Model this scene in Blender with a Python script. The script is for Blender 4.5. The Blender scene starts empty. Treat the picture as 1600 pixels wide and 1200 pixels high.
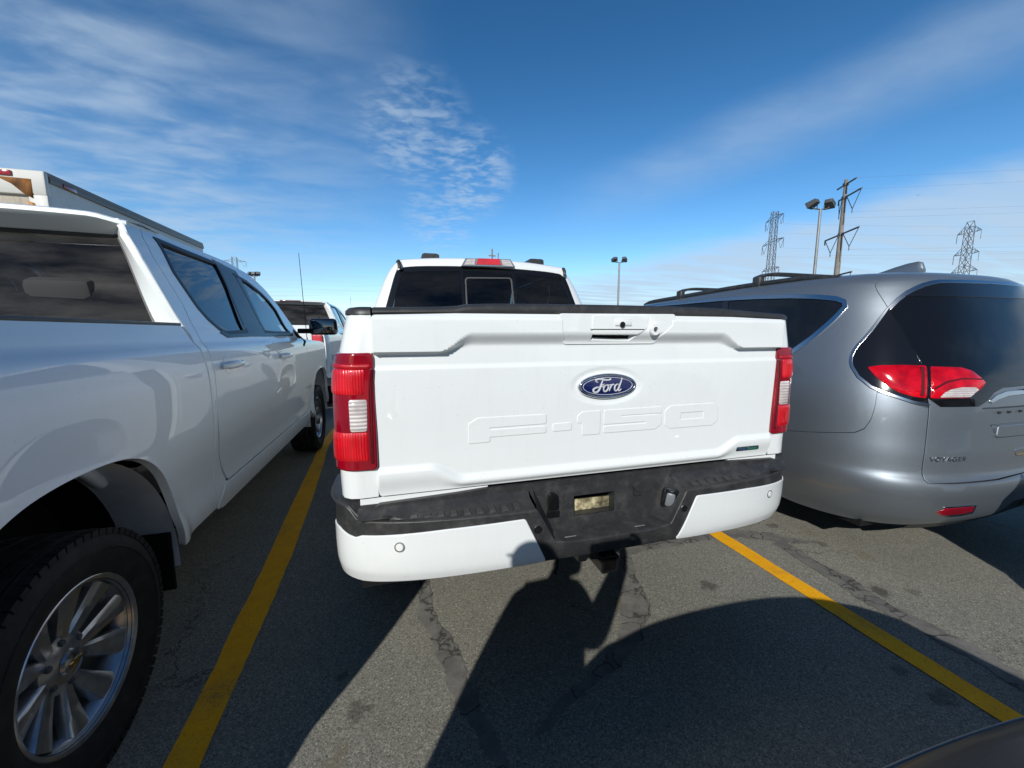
import bpy, bmesh, math, random
import numpy as np
from mathutils import Vector, Matrix
from mathutils.geometry import delaunay_2d_cdt
random.seed(7); np.random.seed(7)
sc = bpy.context.scene
rad = math.radians

# ------------------------------------------------------------------ camera, sky, sun, exposure
cam_d = bpy.data.cameras.new('camera'); cam = bpy.data.objects.new('camera', cam_d)
sc.collection.objects.link(cam)
cam_d.sensor_width = 36; cam_d.lens = 620/1600*36; cam_d.clip_start = .02; cam_d.clip_end = 5000
cam.matrix_world = Matrix(((0.9626, 0.0349, -0.2688, 0), (-0.2709, 0.1239, -0.9546, 0), (0.0, 0.9917, 0.1287, 1.41), (0, 0, 0, 1)))
sc.camera = cam
SUN_AZ, SUN_EL = 209.5, 29.0           # compass bearing of the sun from +Y, clockwise
sun_d = bpy.data.lights.new('sun', 'SUN'); sun = bpy.data.objects.new('sun', sun_d); sc.collection.objects.link(sun)
sun_d.energy = 4.25; sun_d.angle = rad(.5); sun_d.color = (1, .975, .92)
a, e = rad(SUN_AZ), rad(SUN_EL)
sdir = Vector((math.sin(a)*math.cos(e), math.cos(a)*math.cos(e), math.sin(e)))
sun.rotation_euler = sdir.to_track_quat('Z', 'Y').to_euler(); sun.location = sdir*50
world = bpy.data.worlds.new('World'); sc.world = world; world.use_nodes = True
sc.view_settings.view_transform = 'Standard'; sc.view_settings.look = 'None'
sc.view_settings.exposure = 0.0; sc.view_settings.gamma = 1
sc.cycles.use_denoising = True
sc.cycles.max_bounces = 10; sc.cycles.transparent_max_bounces = 16

class N:
    """small node-tree writer"""
    def __init__(s, tree): s.t = tree; s.t.nodes.clear()
    def n(s, typ, **kw):
        nd = s.t.nodes.new(typ)
        for k, v in kw.items():
            if k == 'ins':
                for i, val in v.items():
                    if isinstance(val, bpy.types.NodeSocket): s.t.links.new(val, nd.inputs[i])
                    else: nd.inputs[i].default_value = val
            else: setattr(nd, k, v)
        return nd
    def math(s, op, a, b=0., c=None, clamp=False):
        ins = {0: a, 1: b}
        if c is not None: ins[2] = c
        return s.n('ShaderNodeMath', operation=op, use_clamp=clamp, ins=ins).outputs[0]
    def mix(s, f, a, b, blend='MIX'):
        nd = s.n('ShaderNodeMix', data_type='RGBA', blend_type=blend)
        for i, v in ((0, f), (6, a), (7, b)):
            if isinstance(v, bpy.types.NodeSocket): s.t.links.new(v, nd.inputs[i])
            else: nd.inputs[i].default_value = v
        return nd.outputs[2]
    def ramp(s, f, stops, interp='LINEAR'):
        nd = s.n('ShaderNodeValToRGB', ins={0: f}); cr = nd.color_ramp; cr.interpolation = interp
        while len(cr.elements) < len(stops): cr.elements.new(.5)
        for el, (p, c) in zip(cr.elements, stops):
            el.position = p; el.color = c if len(c) == 4 else (*c, 1)
        return nd.outputs[0]
    def rng(s, f, a, b, c=0., d=1.):
        return s.n('ShaderNodeMapRange', interpolation_type='SMOOTHSTEP', ins={0: f, 1: a, 2: b, 3: c, 4: d}).outputs[0]

def build_sky():
    k = N(world.node_tree)
    sky = k.n('ShaderNodeTexSky', sky_type='NISHITA', sun_disc=False, sun_elevation=rad(SUN_EL), sun_rotation=rad(SUN_AZ),
              altitude=200, air_density=1.0, dust_density=.15, ozone_density=3.0)
    d = k.n('ShaderNodeTexCoord').outputs['Generated']
    sep = k.n('ShaderNodeSeparateXYZ', ins={0: d}); z = sep.outputs[2]
    # cloud sheet seen from below: direction divided by its height
    zz = k.math('MAXIMUM', k.math('ADD', z, .06), .02)
    uv = k.n('ShaderNodeVectorMath', operation='DIVIDE', ins={0: d, 1: k.n('ShaderNodeCombineXYZ', ins={0: zz, 1: zz, 2: 1.0}).outputs[0]}).outputs[0]
    def dot(v): return k.n('ShaderNodeVectorMath', operation='DOT_PRODUCT', ins={0: d, 1: v}).outputs['Value']
    def noise(scale, vec=(1, 1, 1), rot=0., det=8, rough=.55, dist=0.):
        mp = k.n('ShaderNodeMapping', ins={0: uv, 2: (0, 0, rot), 3: vec}).outputs[0]
        return k.n('ShaderNodeTexNoise', ins={'Vector': mp, 'Scale': scale, 'Detail': det, 'Roughness': rough, 'Distortion': dist}).outputs[0]
    fine = noise(5., (1, 1.5, 1), rad(30), 6, .5, .3)
    soft = noise(1.6, (1, 2.0, 1), rad(20), 6, .5, .4)
    streak = noise(2.2, (.45, 2.2, 1), rad(-40), 5, .5, .3)
    blob = noise(15., (1, 1.25, 1), rad(35), 3, .5, .5)
    def spot(v, a, b): 
        v = Vector(v).normalized(); return k.rng(dot(v), math.cos(rad(a)), math.cos(rad(b)))
    # big soft veil up left
    left = k.math('MULTIPLY', spot(LEFT_VEIL, 34, 6), k.rng(k.math('ADD', k.math('MULTIPLY', soft, .72), k.math('MULTIPLY', fine, .28)), .24, .78))
    left2 = k.math('MULTIPLY', spot(LEFT_LOW, 17, 3), k.rng(k.math('ADD', k.math('MULTIPLY', soft, .5), k.math('MULTIPLY', fine, .5)), .40, .66))
    mid = k.math('MULTIPLY', k.math('MAXIMUM', k.math('MAXIMUM', k.math('MULTIPLY', spot(MID_PATCH, 8, 0), .7), spot(MID_LOW, 6.5, 0)), k.math('MULTIPLY', spot(MID_TAIL, 6, 0), .7)), k.rng(k.math('ADD', k.math('MULTIPLY', blob, .45), k.math('MULTIPLY', fine, .55)), .40, .66))
    low = k.math('MULTIPLY', k.rng(z, .24, .04), k.rng(streak, .36, .7))
    # high veil on the right, cut off along a straight band edge
    rv = dot(RIGHT_N)
    wob = k.math('MULTIPLY', k.math('SUBTRACT', soft, .5), .05)
    right = k.math('MULTIPLY', k.rng(k.math('ADD', rv, wob), -.004, .055), k.rng(k.math('ADD', k.math('MULTIPLY', streak, .5), k.math('MULTIPLY', soft, .5)), .1, .75, .55, 1.))
    right = k.math('MULTIPLY', right, k.rng(k.n('ShaderNodeVectorMath', operation='DOT_PRODUCT', ins={0: d, 1: RIGHT_ALONG}).outputs['Value'], -.35, .35))
    band = k.math('MULTIPLY', k.rng(k.math('ABSOLUTE', k.math('ADD', dot(BAND_N), wob)), .085, .0), k.math('MULTIPLY', spot(BAND_C, 36, 6), k.rng(k.math('ADD', k.math('MULTIPLY', soft, .6), k.math('MULTIPLY', fine, .4)), .2, .8, .35, 1.)))
    tot = k.math('ADD', k.math('MULTIPLY', left, .40), k.math('MULTIPLY', left2, .24))
    tot = k.math('ADD', tot, k.math('MULTIPLY', mid, .62))
    tot = k.math('ADD', tot, k.math('MULTIPLY', low, .35))
    tot = k.math('ADD', tot, k.math('MULTIPLY', right, .80))
    tot = k.math('ADD', tot, k.math('MULTIPLY', band, .36))
    tot = k.math('MINIMUM', tot, .85)
    base = k.n('ShaderNodeHueSaturation', ins={'Saturation': SKY_SAT, 'Value': SKY_VAL, 'Color': sky.outputs[0]}).outputs[0]
    sky_gain = k.math('MULTIPLY', k.rng(z, .62, .12, 1.0, 1.42), k.rng(dot((-.27, -.963, 0)), -.05, .45, 1.0, .5))  # low sky raised; unseen sky behind the camera dimmed to weaken shadow fill
    base = k.mix(1., base, k.n('ShaderNodeCombineColor', ins={0: sky_gain, 1: sky_gain, 2: sky_gain}).outputs[0], 'MULTIPLY')
    col = k.mix(tot, base, CLOUD_COL)
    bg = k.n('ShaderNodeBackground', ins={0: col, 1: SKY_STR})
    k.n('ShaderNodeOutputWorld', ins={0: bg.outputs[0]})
SKY_STR = .095; SKY_SAT = 1.28; SKY_VAL = 1.16; CLOUD_COL = (5.3, 6.7, 8.3, 1)
LEFT_VEIL = (-0.4343,0.8124,0.3891); LEFT_LOW = (-0.4714,0.8307,0.296); MID_PATCH = (0.048,0.9082,0.4158); MID_TAIL = (0.1024,0.9598,0.2614); MID_LOW = (0.1638,0.922,0.3509)
RIGHT_N = (0.2847,0.0227,-0.9583); RIGHT_ALONG = (0.9068,0.3894,0.1613); BAND_N = (0.411,0.0945,-0.9067); BAND_C = (0.7547,0.5286,0.3887)
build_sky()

def pch(x, xp, yp):
    """monotone cubic interpolation"""
    x = np.asarray(x, float); xp = np.asarray(xp, float); yp = np.asarray(yp, float)
    h = np.diff(xp); d = np.diff(yp)/h; m = np.zeros(len(xp))
    for i in range(1, len(xp)-1):
        if d[i-1]*d[i] > 0:
            w1, w2 = 2*h[i]+h[i-1], h[i]+2*h[i-1]
            m[i] = (w1+w2)/(w1/d[i-1]+w2/d[i])
    m[0], m[-1] = d[0], d[-1]
    xc = np.clip(x, xp[0], xp[-1]); i = np.clip(np.searchsorted(xp, xc)-1, 0, len(h)-1)
    t = (xc-xp[i])/h[i]
    return ((2*t**3-3*t**2+1)*yp[i]+(t**3-2*t**2+t)*h[i]*m[i]+(-2*t**3+3*t**2)*yp[i+1]+(t**3-t**2)*h[i]*m[i+1])
def sst(x, a, b):
    t = np.clip((np.asarray(x, float)-a)/(b-a), 0, 1); return t*t*(3-2*t)

# silver-bow-tie pickup, local frame: rear axle at origin, +y forward, right side
CZ = [.28, .42, .56, .70, .86, 1.02, 1.16, 1.27, 1.335, 1.36, 1.45, 1.62, 1.78, 1.88, 1.95]
CW = [.93, .962, .985, .98, .995, 1.004, 1.0, .985, .965, .948, .905, .835, .77, .72, .66]
CZ = [.28, .42, .56, .66, .74, .86, 1.02, 1.16, 1.27, 1.325, 1.338, 1.352, 1.40, 1.45, 1.62, 1.78, 1.88, 1.95]
CW = [.93, .962, .985, .976, .982, .998, 1.006, 1.004, .992, .977, .971, .956, .932, .905, .835, .77, .72, .66]
FCZ = [.28, .42, .56, .70, .86, 1.02, 1.16, 1.30, 1.40, 1.45, 1.60, 1.775, 1.87, 1.92, 1.965, 1.99]
FCW = [.93, .962, .985, .98, .995, 1.0, .995, .975, .945, .93, .885, .82, .775, .745, .70, .665]
def ford_cab(u, v):
    return chevy_side(u, v, FCZ, FCW)
def chevy_side(u, v, CZ=CZ, CW=CW):
    u = np.asarray(u, float); v = np.asarray(v, float)
    w = pch(v, CZ, CW)
    for yc in (0., 3.745):
        r = np.hypot(u-yc, (v-.40)*1.0)
        w = w + .026*np.exp(-((r-.53)/.06)**2)*(1-sst(v, 1.02, 1.2))
    # nose rounds in at the front, bed rounds in at the tail
    w = w - .33*np.clip((u-4.05)/.62, 0, 1.3)**2.6 - .05*np.clip((-.95-u)/.25, 0, 1.3)**3
    return np.stack([w, u, v], -1)

# white pickup in the middle, local frame: tailgate skin y=0, centre x=0
FZ = [.45, .60, .80, 1.0, 1.20, 1.34, 1.42, 1.50]
FW = [.90, .905, .915, .92, .918, .905, .888, .868]
FR = .06
def ford_side(u, v, sx=-1):
    """u<0 forward along the side, u>0 round the corner on to the tail"""
    u = np.asarray(u, float); v = np.asarray(v, float); w = pch(v, FZ, FW)
    w = w + .045*sst(-u, .25, .9)*(1-sst(v, 1.1, 1.3))
    r = FR; L = r*math.pi/2
    th = np.clip(u, 0, L)/r
    x = w - r + r*np.cos(th) - np.maximum(u-L, 0)
    y = r - r*np.sin(th) - np.minimum(u, 0)
    return np.stack([sx*x, y, v+0*u], -1)
def ford_side_r(u, v): return ford_side(u, v, 1)
def ford_gate(u, v):
    """tailgate skin: overhanging top, recess, pressed crease, bulged foot"""
    u = np.asarray(u, float); v = np.asarray(v, float); ax = np.abs(u)
    y = 0*u
    mid = 1-sst(ax, .49, .60)                       # middle part of the overhang
    top_e = 1.349+.063*mid; bot_e = 1.343+.022*mid
    over = sst(v, bot_e, top_e)
    y = y - .030*over - .010*sst(v, 1.40, 1.464)*(1-mid)*0
    y = y + .016*sst(v, 1.452, 1.474)
    y = y - .006*sst(v, 1.304, 1.297)
    y = y + .006*sst(v, 1.30, 1.0)
    y = y - .0035*(1-sst(np.hypot((u-.008)/.155, (v-1.216)/.073), .80, 1.0))*-1
    mid2 = 1-sst(ax, .52, .64)
    e = .968-.047*mid2
    y = y - .012*sst(v, e+.016, e-.010) + .014*sst(v, e-.015, .885)
    return np.stack([u, y, v], -1)
BH = .93
def ford_bumper(u, v):
    """plan curve of the rear bumper, u by length from the centre, v is height"""
    u = np.asarray(u, float); v = np.asarray(v, float)
    P = [(0, -.115), (.922, -.115), (.986, -.03), (.953, .26)]
    tt = np.linspace(0, 1, 600); q = [sum(bi*p[i] for bi, p in zip([(1-tt)**3, 3*tt*(1-tt)**2, 3*tt*tt*(1-tt), tt**3], P)) for i in (0, 1)]
    ln = np.concatenate([[0], np.cumsum(np.hypot(np.diff(q[0]), np.diff(q[1])))])
    t = np.interp(np.abs(u), ln, tt)
    b = [(1-t)**3, 3*t*(1-t)**2, 3*t*t*(1-t), t**3]
    x = sum(bi*p[0] for bi, p in zip(b, P)); y = sum(bi*p[1] for bi, p in zip(b, P))
    k = pch(v, [.55, .61, .66, .72, .82, .90], [.055, .022, .004, 0, .0, .004])
    return np.stack([np.sign(u)*(x-k*.5*t**2)+.010*t**2, y+k, v], -1)

# grey van, local frame: rearmost point of the bumper y=0
VV = [.14, .26, .36, .48, .54, .572, .60, .63, .74, .82, .95, 1.05, 1.15, 1.30, 1.50, 1.64, 1.70, 1.78, 1.86, 1.95, 2.10, 2.30, 2.45]
VZ = [.14, .26, .36, .48, .54, .572, .60, .63, .74, .82, .95, 1.05, 1.15, 1.30, 1.50, 1.66, 1.725, 1.775, 1.795, 1.805, 1.815, 1.82, 1.822]
VW = [.84, .90, .955, .995, 1.004, 1.006, 1.007, 1.008, 1.01, 1.008, 1.004, .995, .975, .935, .865, .81, .775, .70, .62, .53, .38, .18, .0]
VY = [.26, .16, .06, .012, .0, .003, .028, .045, .052, .06, .07, .085, .11, .165, .24, .295, .325, .40, .50, .62, .85, 1.15, 1.35]
def van(u, v):
    """u<0 forward along the left side, 0..1.4 round the tail to the centre line"""
    u = np.asarray(u, float); v = np.asarray(v, float)
    w, yt, z = pch(v, VV, VW), pch(v, VV, VY), pch(v, VV, VZ)
    sgn = np.where(u > 1.4, 1., -1.); uu = np.where(u > 1.4, 2.8-u, u)
    t = np.clip(uu/1.4, 0, 1)
    P = [(1, .60), (1, .06), (.72, -.03), (.0, -.03)]
    b = [(1-t)**3, 3*t*(1-t)**2, 3*t*t*(1-t), t**3]
    x = w*sum(bi*p[0] for bi, p in zip(b, P)); y = yt + sum(bi*p[1] for bi, p in zip(b, P))+.03
    y = y + np.maximum(-uu, 0)
    k = 1-sst(y, 2.75, 4.35); k = np.where(z > 1.06, k, 1)
    z0 = z; z = np.where(z0 > 1.06, 1.06+(z0-1.06)*(k*.96+.04), z0) - .16*sst(y, 3.9, 5.1)*sst(z0, .6, 1.06)
    x = x*(1-.42*np.clip((y-4.2)/.95, 0, 1)**2.2)
    x = x*(1-.10*(1-k)*sst(v, 1.0, 1.1))
    z = z-.035*sst(v, 1.64, 1.8)*sst(y, 1.3, 2.9)
    return np.stack([sgn*x, y, z], -1)

# dark crossover behind the photographer, local frame: foremost point y=0, nose towards +y
DV = [.20, .32, .45, .58, .66, .72, .765, .80, .84, .90, .97, 1.02, 1.15, 1.35, 1.50, 1.58, 1.64, 1.70]
DZ = [.20, .32, .45, .58, .66, .715, .75, .785, .83, .90, .965, 1.0, 1.15, 1.35, 1.48, 1.53, 1.55, 1.56]
DW = [.83, .89, .915, .925, .925, .923, .915, .90, .875, .84, .81, .78, .74, .68, .61, .52, .30, .0]
DY = [.16, .06, .02, .0, .0, .01, .03, .07, .17, .42, .80, 1.05, 1.32, 1.72, 2.0, 2.2, 2.5, 2.9]
def dark_car(u, v):
    u = np.asarray(u, float); v = np.asarray(v, float)
    w, yt, z = pch(v, DV, DW), pch(v, DV, DY), pch(v, DV, DZ)
    sgn = np.where(u > 1.3, 1., -1.); uu = np.where(u > 1.3, 2.6-u, u)
    t = np.clip(uu/1.3, 0, 1)
    P = [(1, .75), (1, .12), (.70, .0), (.0, .0)]
    b = [(1-t)**3, 3*t*(1-t)**2, 3*t*t*(1-t), t**3]
    x = w*sum(bi*p[0] for bi, p in zip(b, P)); y = yt + sum(bi*p[1] for bi, p in zip(b, P))
    y = y + np.maximum(-uu, 0)
    return np.stack([sgn*x, -y, z], -1)
FORD = (.72, 1.30, 0, math.radians(.5)); CHEVY = (-1.93, 1.45, 0, 0); VAN = (3.50, 1.30, 0, 0); DARK = (.78, .378, 0, 0)
def ford_glass(u, v):
    u = np.asarray(u, float); v = np.asarray(v, float)
    return np.stack([u, 1.80+(v-1.45)*.34+.05*(u/.75)**2, v], -1)
def chevy_glass(u, v):
    u = np.asarray(u, float); v = np.asarray(v, float)
    return np.stack([u, .885+(v-1.44)*.36+.02*(u/.75)**2, v], -1)
def flat_y(u, v): return np.stack([u, 0*u, v], -1)
def ground(u, v): return np.stack([u, v, 0*u], -1)

# ------------------------------------------------------------------ building helpers
COL = sc.collection
def thing(name, label, cat, loc=(0, 0, 0), rotz=0., group=None):
    o = bpy.data.objects.new(name, None); COL.objects.link(o); o.empty_display_size = .2
    o.location = loc; o.rotation_euler = (0, 0, rotz); o['label'] = label; o['category'] = cat
    if group: o['group'] = group
    return o
def tag(o, label, cat, group=None):
    o['label'] = label; o['category'] = cat
    if group: o['group'] = group
    return o
def copy_tree(o, parent=None):
    c = o.copy(); COL.objects.link(c); c.parent = parent
    for ch in list(o.children): copy_tree(ch, c)
    return c
def link(name, me, mat, parent):
    o = bpy.data.objects.new(name, me); COL.objects.link(o)
    if isinstance(mat, (list, tuple)):
        for m in mat: me.materials.append(m)
    elif mat: me.materials.append(mat)
    if parent: o.parent = parent
    return o
def mesh(name, V, F, mat, parent=None, ang=40, mi=None):
    me = bpy.data.meshes.new(name); me.from_pydata([tuple(map(float, v)) for v in V], [], [tuple(map(int, f)) for f in F]); me.update()
    me.polygons.foreach_set('use_smooth', [True]*len(me.polygons))
    if ang: me.set_sharp_from_angle(angle=rad(ang))
    if mi is not None: me.polygons.foreach_set('material_index', mi)
    return link(name, me, mat, parent)

class MB:
    """collects shapes; build() links them as ONE mesh object"""
    def __init__(s): s.V = []; s.F = []; s.M = []; s.mi = 0
    def add(s, V, F):
        o = len(s.V); s.V += [tuple(map(float, v)) for v in V]; s.F += [tuple(i+o for i in f) for f in F]; s.M += [s.mi]*len(F); return s
    def box(s, lo, hi, bev=0., M=None):
        bm = bmesh.new(); bmesh.ops.create_cube(bm, size=1)
        c = [(a+b)/2 for a, b in zip(lo, hi)]; d = [b-a for a, b in zip(lo, hi)]
        for v in bm.verts: v.co = Vector((v.co[i]*d[i]+c[i] for i in range(3)))
        if bev: bmesh.ops.bevel(bm, geom=bm.edges[:], offset=bev, segments=2, affect='EDGES', profile=.5)
        return s._bm(bm, M)
    def _bm(s, bm, M=None):
        bm.verts.index_update()
        V = [(M @ v.co if M else v.co)[:] for v in bm.verts]; F = [[v.index for v in f.verts] for f in bm.faces]; bm.free()
        return s.add(V, F)
    def tube(s, pts, r, n=8, cap=True, closed=False):
        pts = [Vector(p) for p in pts]; rs = r if hasattr(r, '__len__') else [r]*len(pts); m = len(pts)
        V = []; F = []; up = None
        for i, p in enumerate(pts):
            a = pts[(i-1) % m] if (i or closed) else pts[0]; b = pts[(i+1) % m] if (i < m-1 or closed) else pts[-1]
            t = (b-a).normalized()
            if up is None: up = t.orthogonal().normalized()
            up = (up-t*up.dot(t)).normalized(); w = t.cross(up)
            for k in range(n):
                an = 2*math.pi*k/n; V.append(p+(up*math.cos(an)+w*math.sin(an))*rs[i])
        for i in range(m if closed else m-1):
            for k in range(n):
                j = (i+1) % m
                F.append((i*n+k, i*n+(k+1) % n, j*n+(k+1) % n, j*n+k))
        if cap and not closed: F += [tuple(range(n))[::-1], tuple((m-1)*n+k for k in range(n))]
        return s.add(V, F)
    def lathe(s, prof, n=48, M=None, close=False):
        """profile (radius, x) turned round the x axis"""
        V = []; F = []; m = len(prof)
        for k in range(n):
            an = 2*math.pi*k/n
            for r, x in prof: V.append((x, r*math.cos(an), r*math.sin(an)))
        for k in range(n):
            k2 = (k+1) % n
            for i in range(m if close else m-1):
                j = (i+1) % m; F.append((k*m+i, k2*m+i, k2*m+j, k*m+j))
        if M: V = [M @ Vector(v) for v in V]
        return s.add(V, F)
    def prism(s, poly, fn, d0, d1):
        """2-D polygon -> fn(u,v,depth) points, extruded from depth d0 to d1"""
        n = len(poly); V = [fn(u, v, d0) for u, v in poly]+[fn(u, v, d1) for u, v in poly]
        F = [tuple(range(n))[::-1], tuple(n+i for i in range(n))]+[(i, (i+1) % n, n+(i+1) % n, n+i) for i in range(n)]
        return s.add(V, F)
    def grid(s, rows, cu=False):
        n = len(rows[0]); V = [p for r in rows for p in r]
        F = [(i*n+j, i*n+j+1, (i+1)*n+j+1, (i+1)*n+j) for i in range(len(rows)-1) for j in range(n-1)]
        if cu: F += [((i)*n+n-1, i*n, (i+1)*n, (i+1)*n+n-1) for i in range(len(rows)-1)]
        return s.add(V, F)
    def build(s, name, mat, parent=None, ang=40): return mesh(name, s.V, s.F, mat, parent, ang, s.M if any(s.M) else None)

def dens(poly, res, closed=True):
    out = []; n = len(poly)
    for i in range(n if closed else n-1):
        a, b = np.array(poly[i], float), np.array(poly[(i+1) % n], float)
        k = max(1, int(math.ceil(np.linalg.norm(b-a)/res)))
        out += [tuple(a+(b-a)*j/k) for j in range(k)]
    if not closed: out.append(tuple(map(float, poly[-1])))
    return out
def rnd(poly, r, n=5):
    """round the corners of a closed polygon; r is one radius or one per corner"""
    m = len(poly); out = []
    for i in range(m):
        ri = r[i] if hasattr(r, '__len__') else r
        p, a, b = (np.array(poly[j % m], float) for j in (i, i-1, i+1))
        if ri <= 0: out.append(tuple(p)); continue
        da, db = a-p, b-p; la, lb = np.linalg.norm(da), np.linalg.norm(db); q = min(ri, la*.49, lb*.49)
        s0, s1 = p+da/la*q, p+db/lb*q
        for k in range(n+1):
            t = k/n; out.append(tuple((1-t)**2*s0+2*t*(1-t)*p+t*t*s1))
    return out
def cr(pts, k=6, closed=False):
    """Catmull-Rom through points"""
    P = [np.array(p, float) for p in pts]; n = len(P); out = []
    for i in range(n if closed else n-1):
        p0 = P[(i-1) % n] if (closed or i) else P[0]; p1 = P[i]; p2 = P[(i+1) % n]; p3 = P[(i+2) % n] if (closed or i < n-2) else P[-1]
        for j in range(k):
            t = j/k; out.append(tuple(.5*((2*p1)+(-p0+p2)*t+(2*p0-5*p1+4*p2-p3)*t*t+(-p0+3*p1-3*p2+p3)*t**3)))
    if not closed: out.append(tuple(P[-1]))
    return out
def inside(P, poly):
    x, y = P[:, 0], P[:, 1]; r = np.zeros(len(P), bool); n = len(poly)
    for i in range(n):
        x1, y1 = poly[i]; x2, y2 = poly[(i+1) % n]
        c = (y1 > y) != (y2 > y)
        with np.errstate(all='ignore'): r ^= c & (x < (x2-x1)*(y-y1)/(y2-y1)+x1)
    return r
def snorm(S, U, Vv, sgn):
    e = 2e-3
    du = S(U+e, Vv)-S(U-e, Vv); dv = S(U, Vv+e)-S(U, Vv-e)
    n = np.cross(du, dv)*sgn; l = np.linalg.norm(n, axis=1, keepdims=True); return n/np.maximum(l, 1e-9)
def sheet(name, S, outline, mat, parent=None, holes=(), res=.03, sgn=1, off=0., depth=.02, rim=True, bulge=0., bulge_w=.03, edge=.0022, fn=None):
    """a panel cut out of the surface S(u,v): outline and holes are (u,v) polygons. It has smooth exact normals,
    slightly turned-in edges and a return flange of the given depth."""
    loops = [dens(outline, res)]+[dens(h, res) for h in holes]
    pts = [p for l in loops for p in l]; edges = []; o = 0
    for l in loops:
        edges += [(o+i, o+(i+1) % len(l)) for i in range(len(l))]; o += len(l)
    A = np.array(loops[0]); lo, hi = A.min(0), A.max(0)
    gx = np.arange(lo[0]+res*.5, hi[0], res); gy = np.arange(lo[1]+res*.5, hi[1], res)
    G = np.array([(x, y) for x in gx for y in gy]) if len(gx) and len(gy) else np.zeros((0, 2))
    B = np.array(pts)
    if len(G):
        k = inside(G, loops[0])
        for h in loops[1:]: k &= ~inside(G, h)
        G = G[k]
    if len(G):
        nxt = np.array([e[1] for e in edges]); seg = B[nxt]-B; L2 = (seg**2).sum(1)+1e-12
        dmin = np.full(len(G), 9.)
        for i in range(len(B)):
            t = np.clip(((G-B[i])@seg[i])/L2[i], 0, 1); dmin = np.minimum(dmin, np.linalg.norm(G-(B[i]+t[:, None]*seg[i]), axis=1))
        G = G[dmin > res*.45]
    allp = [Vector(p) for p in pts]+[Vector(p) for p in G]
    vo, eo, fo, ov, oe, of = delaunay_2d_cdt(allp, edges, [], 0, 1e-7)
    W = np.array([v[:] for v in vo]); F = np.array([f[:] for f in fo])
    C = W[F].mean(1); k = inside(C, loops[0])
    for h in loops[1:]: k &= ~inside(C, h)
    F = F[k]
    # orientation in (u,v) is made counter-clockwise
    ar = np.cross(W[F[:, 1]]-W[F[:, 0]], W[F[:, 2]]-W[F[:, 0]]); F[ar < 0] = F[ar < 0][:, ::-1]
    F = F[np.abs(ar) > 1e-10]
    Nn = snorm(S, W[:, 0], W[:, 1], sgn); P = S(W[:, 0], W[:, 1])+Nn*off
    if bulge:
        nxt = np.array([e[1] for e in edges]); seg = B[nxt]-B; L2 = (seg**2).sum(1)+1e-12; dm = np.full(len(W), 9.)
        for i in range(len(B)):
            t = np.clip(((W-B[i])@seg[i])/L2[i], 0, 1); dm = np.minimum(dm, np.linalg.norm(W-(B[i]+t[:, None]*seg[i]), axis=1))
        P = P+Nn*(bulge*(1-(1-np.clip(dm/bulge_w, 0, 1))**2))[:, None]
    if fn is not None: P = fn(P, W)
    V = [tuple(p) for p in P]; FF = [tuple(f) for f in (F if sgn > 0 else F[:, ::-1])]; NN = [tuple(n) for n in Nn]
    if bulge or fn is not None: NN = None
    nf = len(FF)
    if rim and depth:
        # boundary edges of the kept triangles
        cnt = {}
        for f in FF:
            for i in range(3):
                a, b = f[i], f[(i+1) % 3]; cnt[(a, b)] = cnt.get((a, b), 0)+1
        bd = [(a, b) for (a, b) in cnt if (b, a) not in cnt]
        out = {}
        for a, b in bd:
            t = P[b]-P[a]; m = np.cross(t, Nn[a]); l = np.linalg.norm(m)
            if l > 1e-12:
                m = m/l
                for q in (a, b): out[q] = out.get(q, 0)+m
        idx = {}
        for q, m in out.items():
            m = m/max(np.linalg.norm(m), 1e-9); n = Nn[q]; i0 = len(V); idx[q] = i0
            for (dn, dm, nm) in ((0, 0, n), (-.3*edge, .75*edge, n*.7+m*.7), (-edge, edge, m), (-depth, edge, m)):
                V.append(tuple(P[q]+n*dn+m*dm))
                if NN is not None: NN.append(tuple(nm/np.linalg.norm(nm)))
        for a, b in bd:
            if a not in idx or b not in idx: continue
            for k in range(3):
                if k == 0: i, j = (a, idx[a]+1), (b, idx[b]+1)
                else: i, j = (idx[a]+k, idx[a]+k+1), (idx[b]+k, idx[b]+k+1)
                FF.append((j[0], i[0], i[1], j[1]))
    me = bpy.data.meshes.new(name); me.from_pydata(V, [], FF); me.update()
    me.polygons.foreach_set('use_smooth', [True]*len(me.polygons))
    if NN is not None: me.normals_split_custom_set_from_vertices(NN)
    return link(name, me, mat, parent)
def mirror_x(o, name=None):
    """a mirrored sibling of a part, with its own mesh"""
    me = o.data.copy(); me.transform(Matrix.Scale(-1, 4, (1, 0, 0))); me.flip_normals()
    c = bpy.data.objects.new(name or o.name.split('.')[0], me); COL.objects.link(c); c.parent = o.parent; return c
def mirrored(S): 
    def f(u, v):
        p = S(u, v); return p*np.array([-1, 1, 1])
    return f
def ell(cx, cy, rx, ry, n=40): return [(cx+rx*math.cos(2*math.pi*k/n), cy+ry*math.sin(2*math.pi*k/n)) for k in range(n)]
def flare_lathe(prof, n=40): return prof
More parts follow.
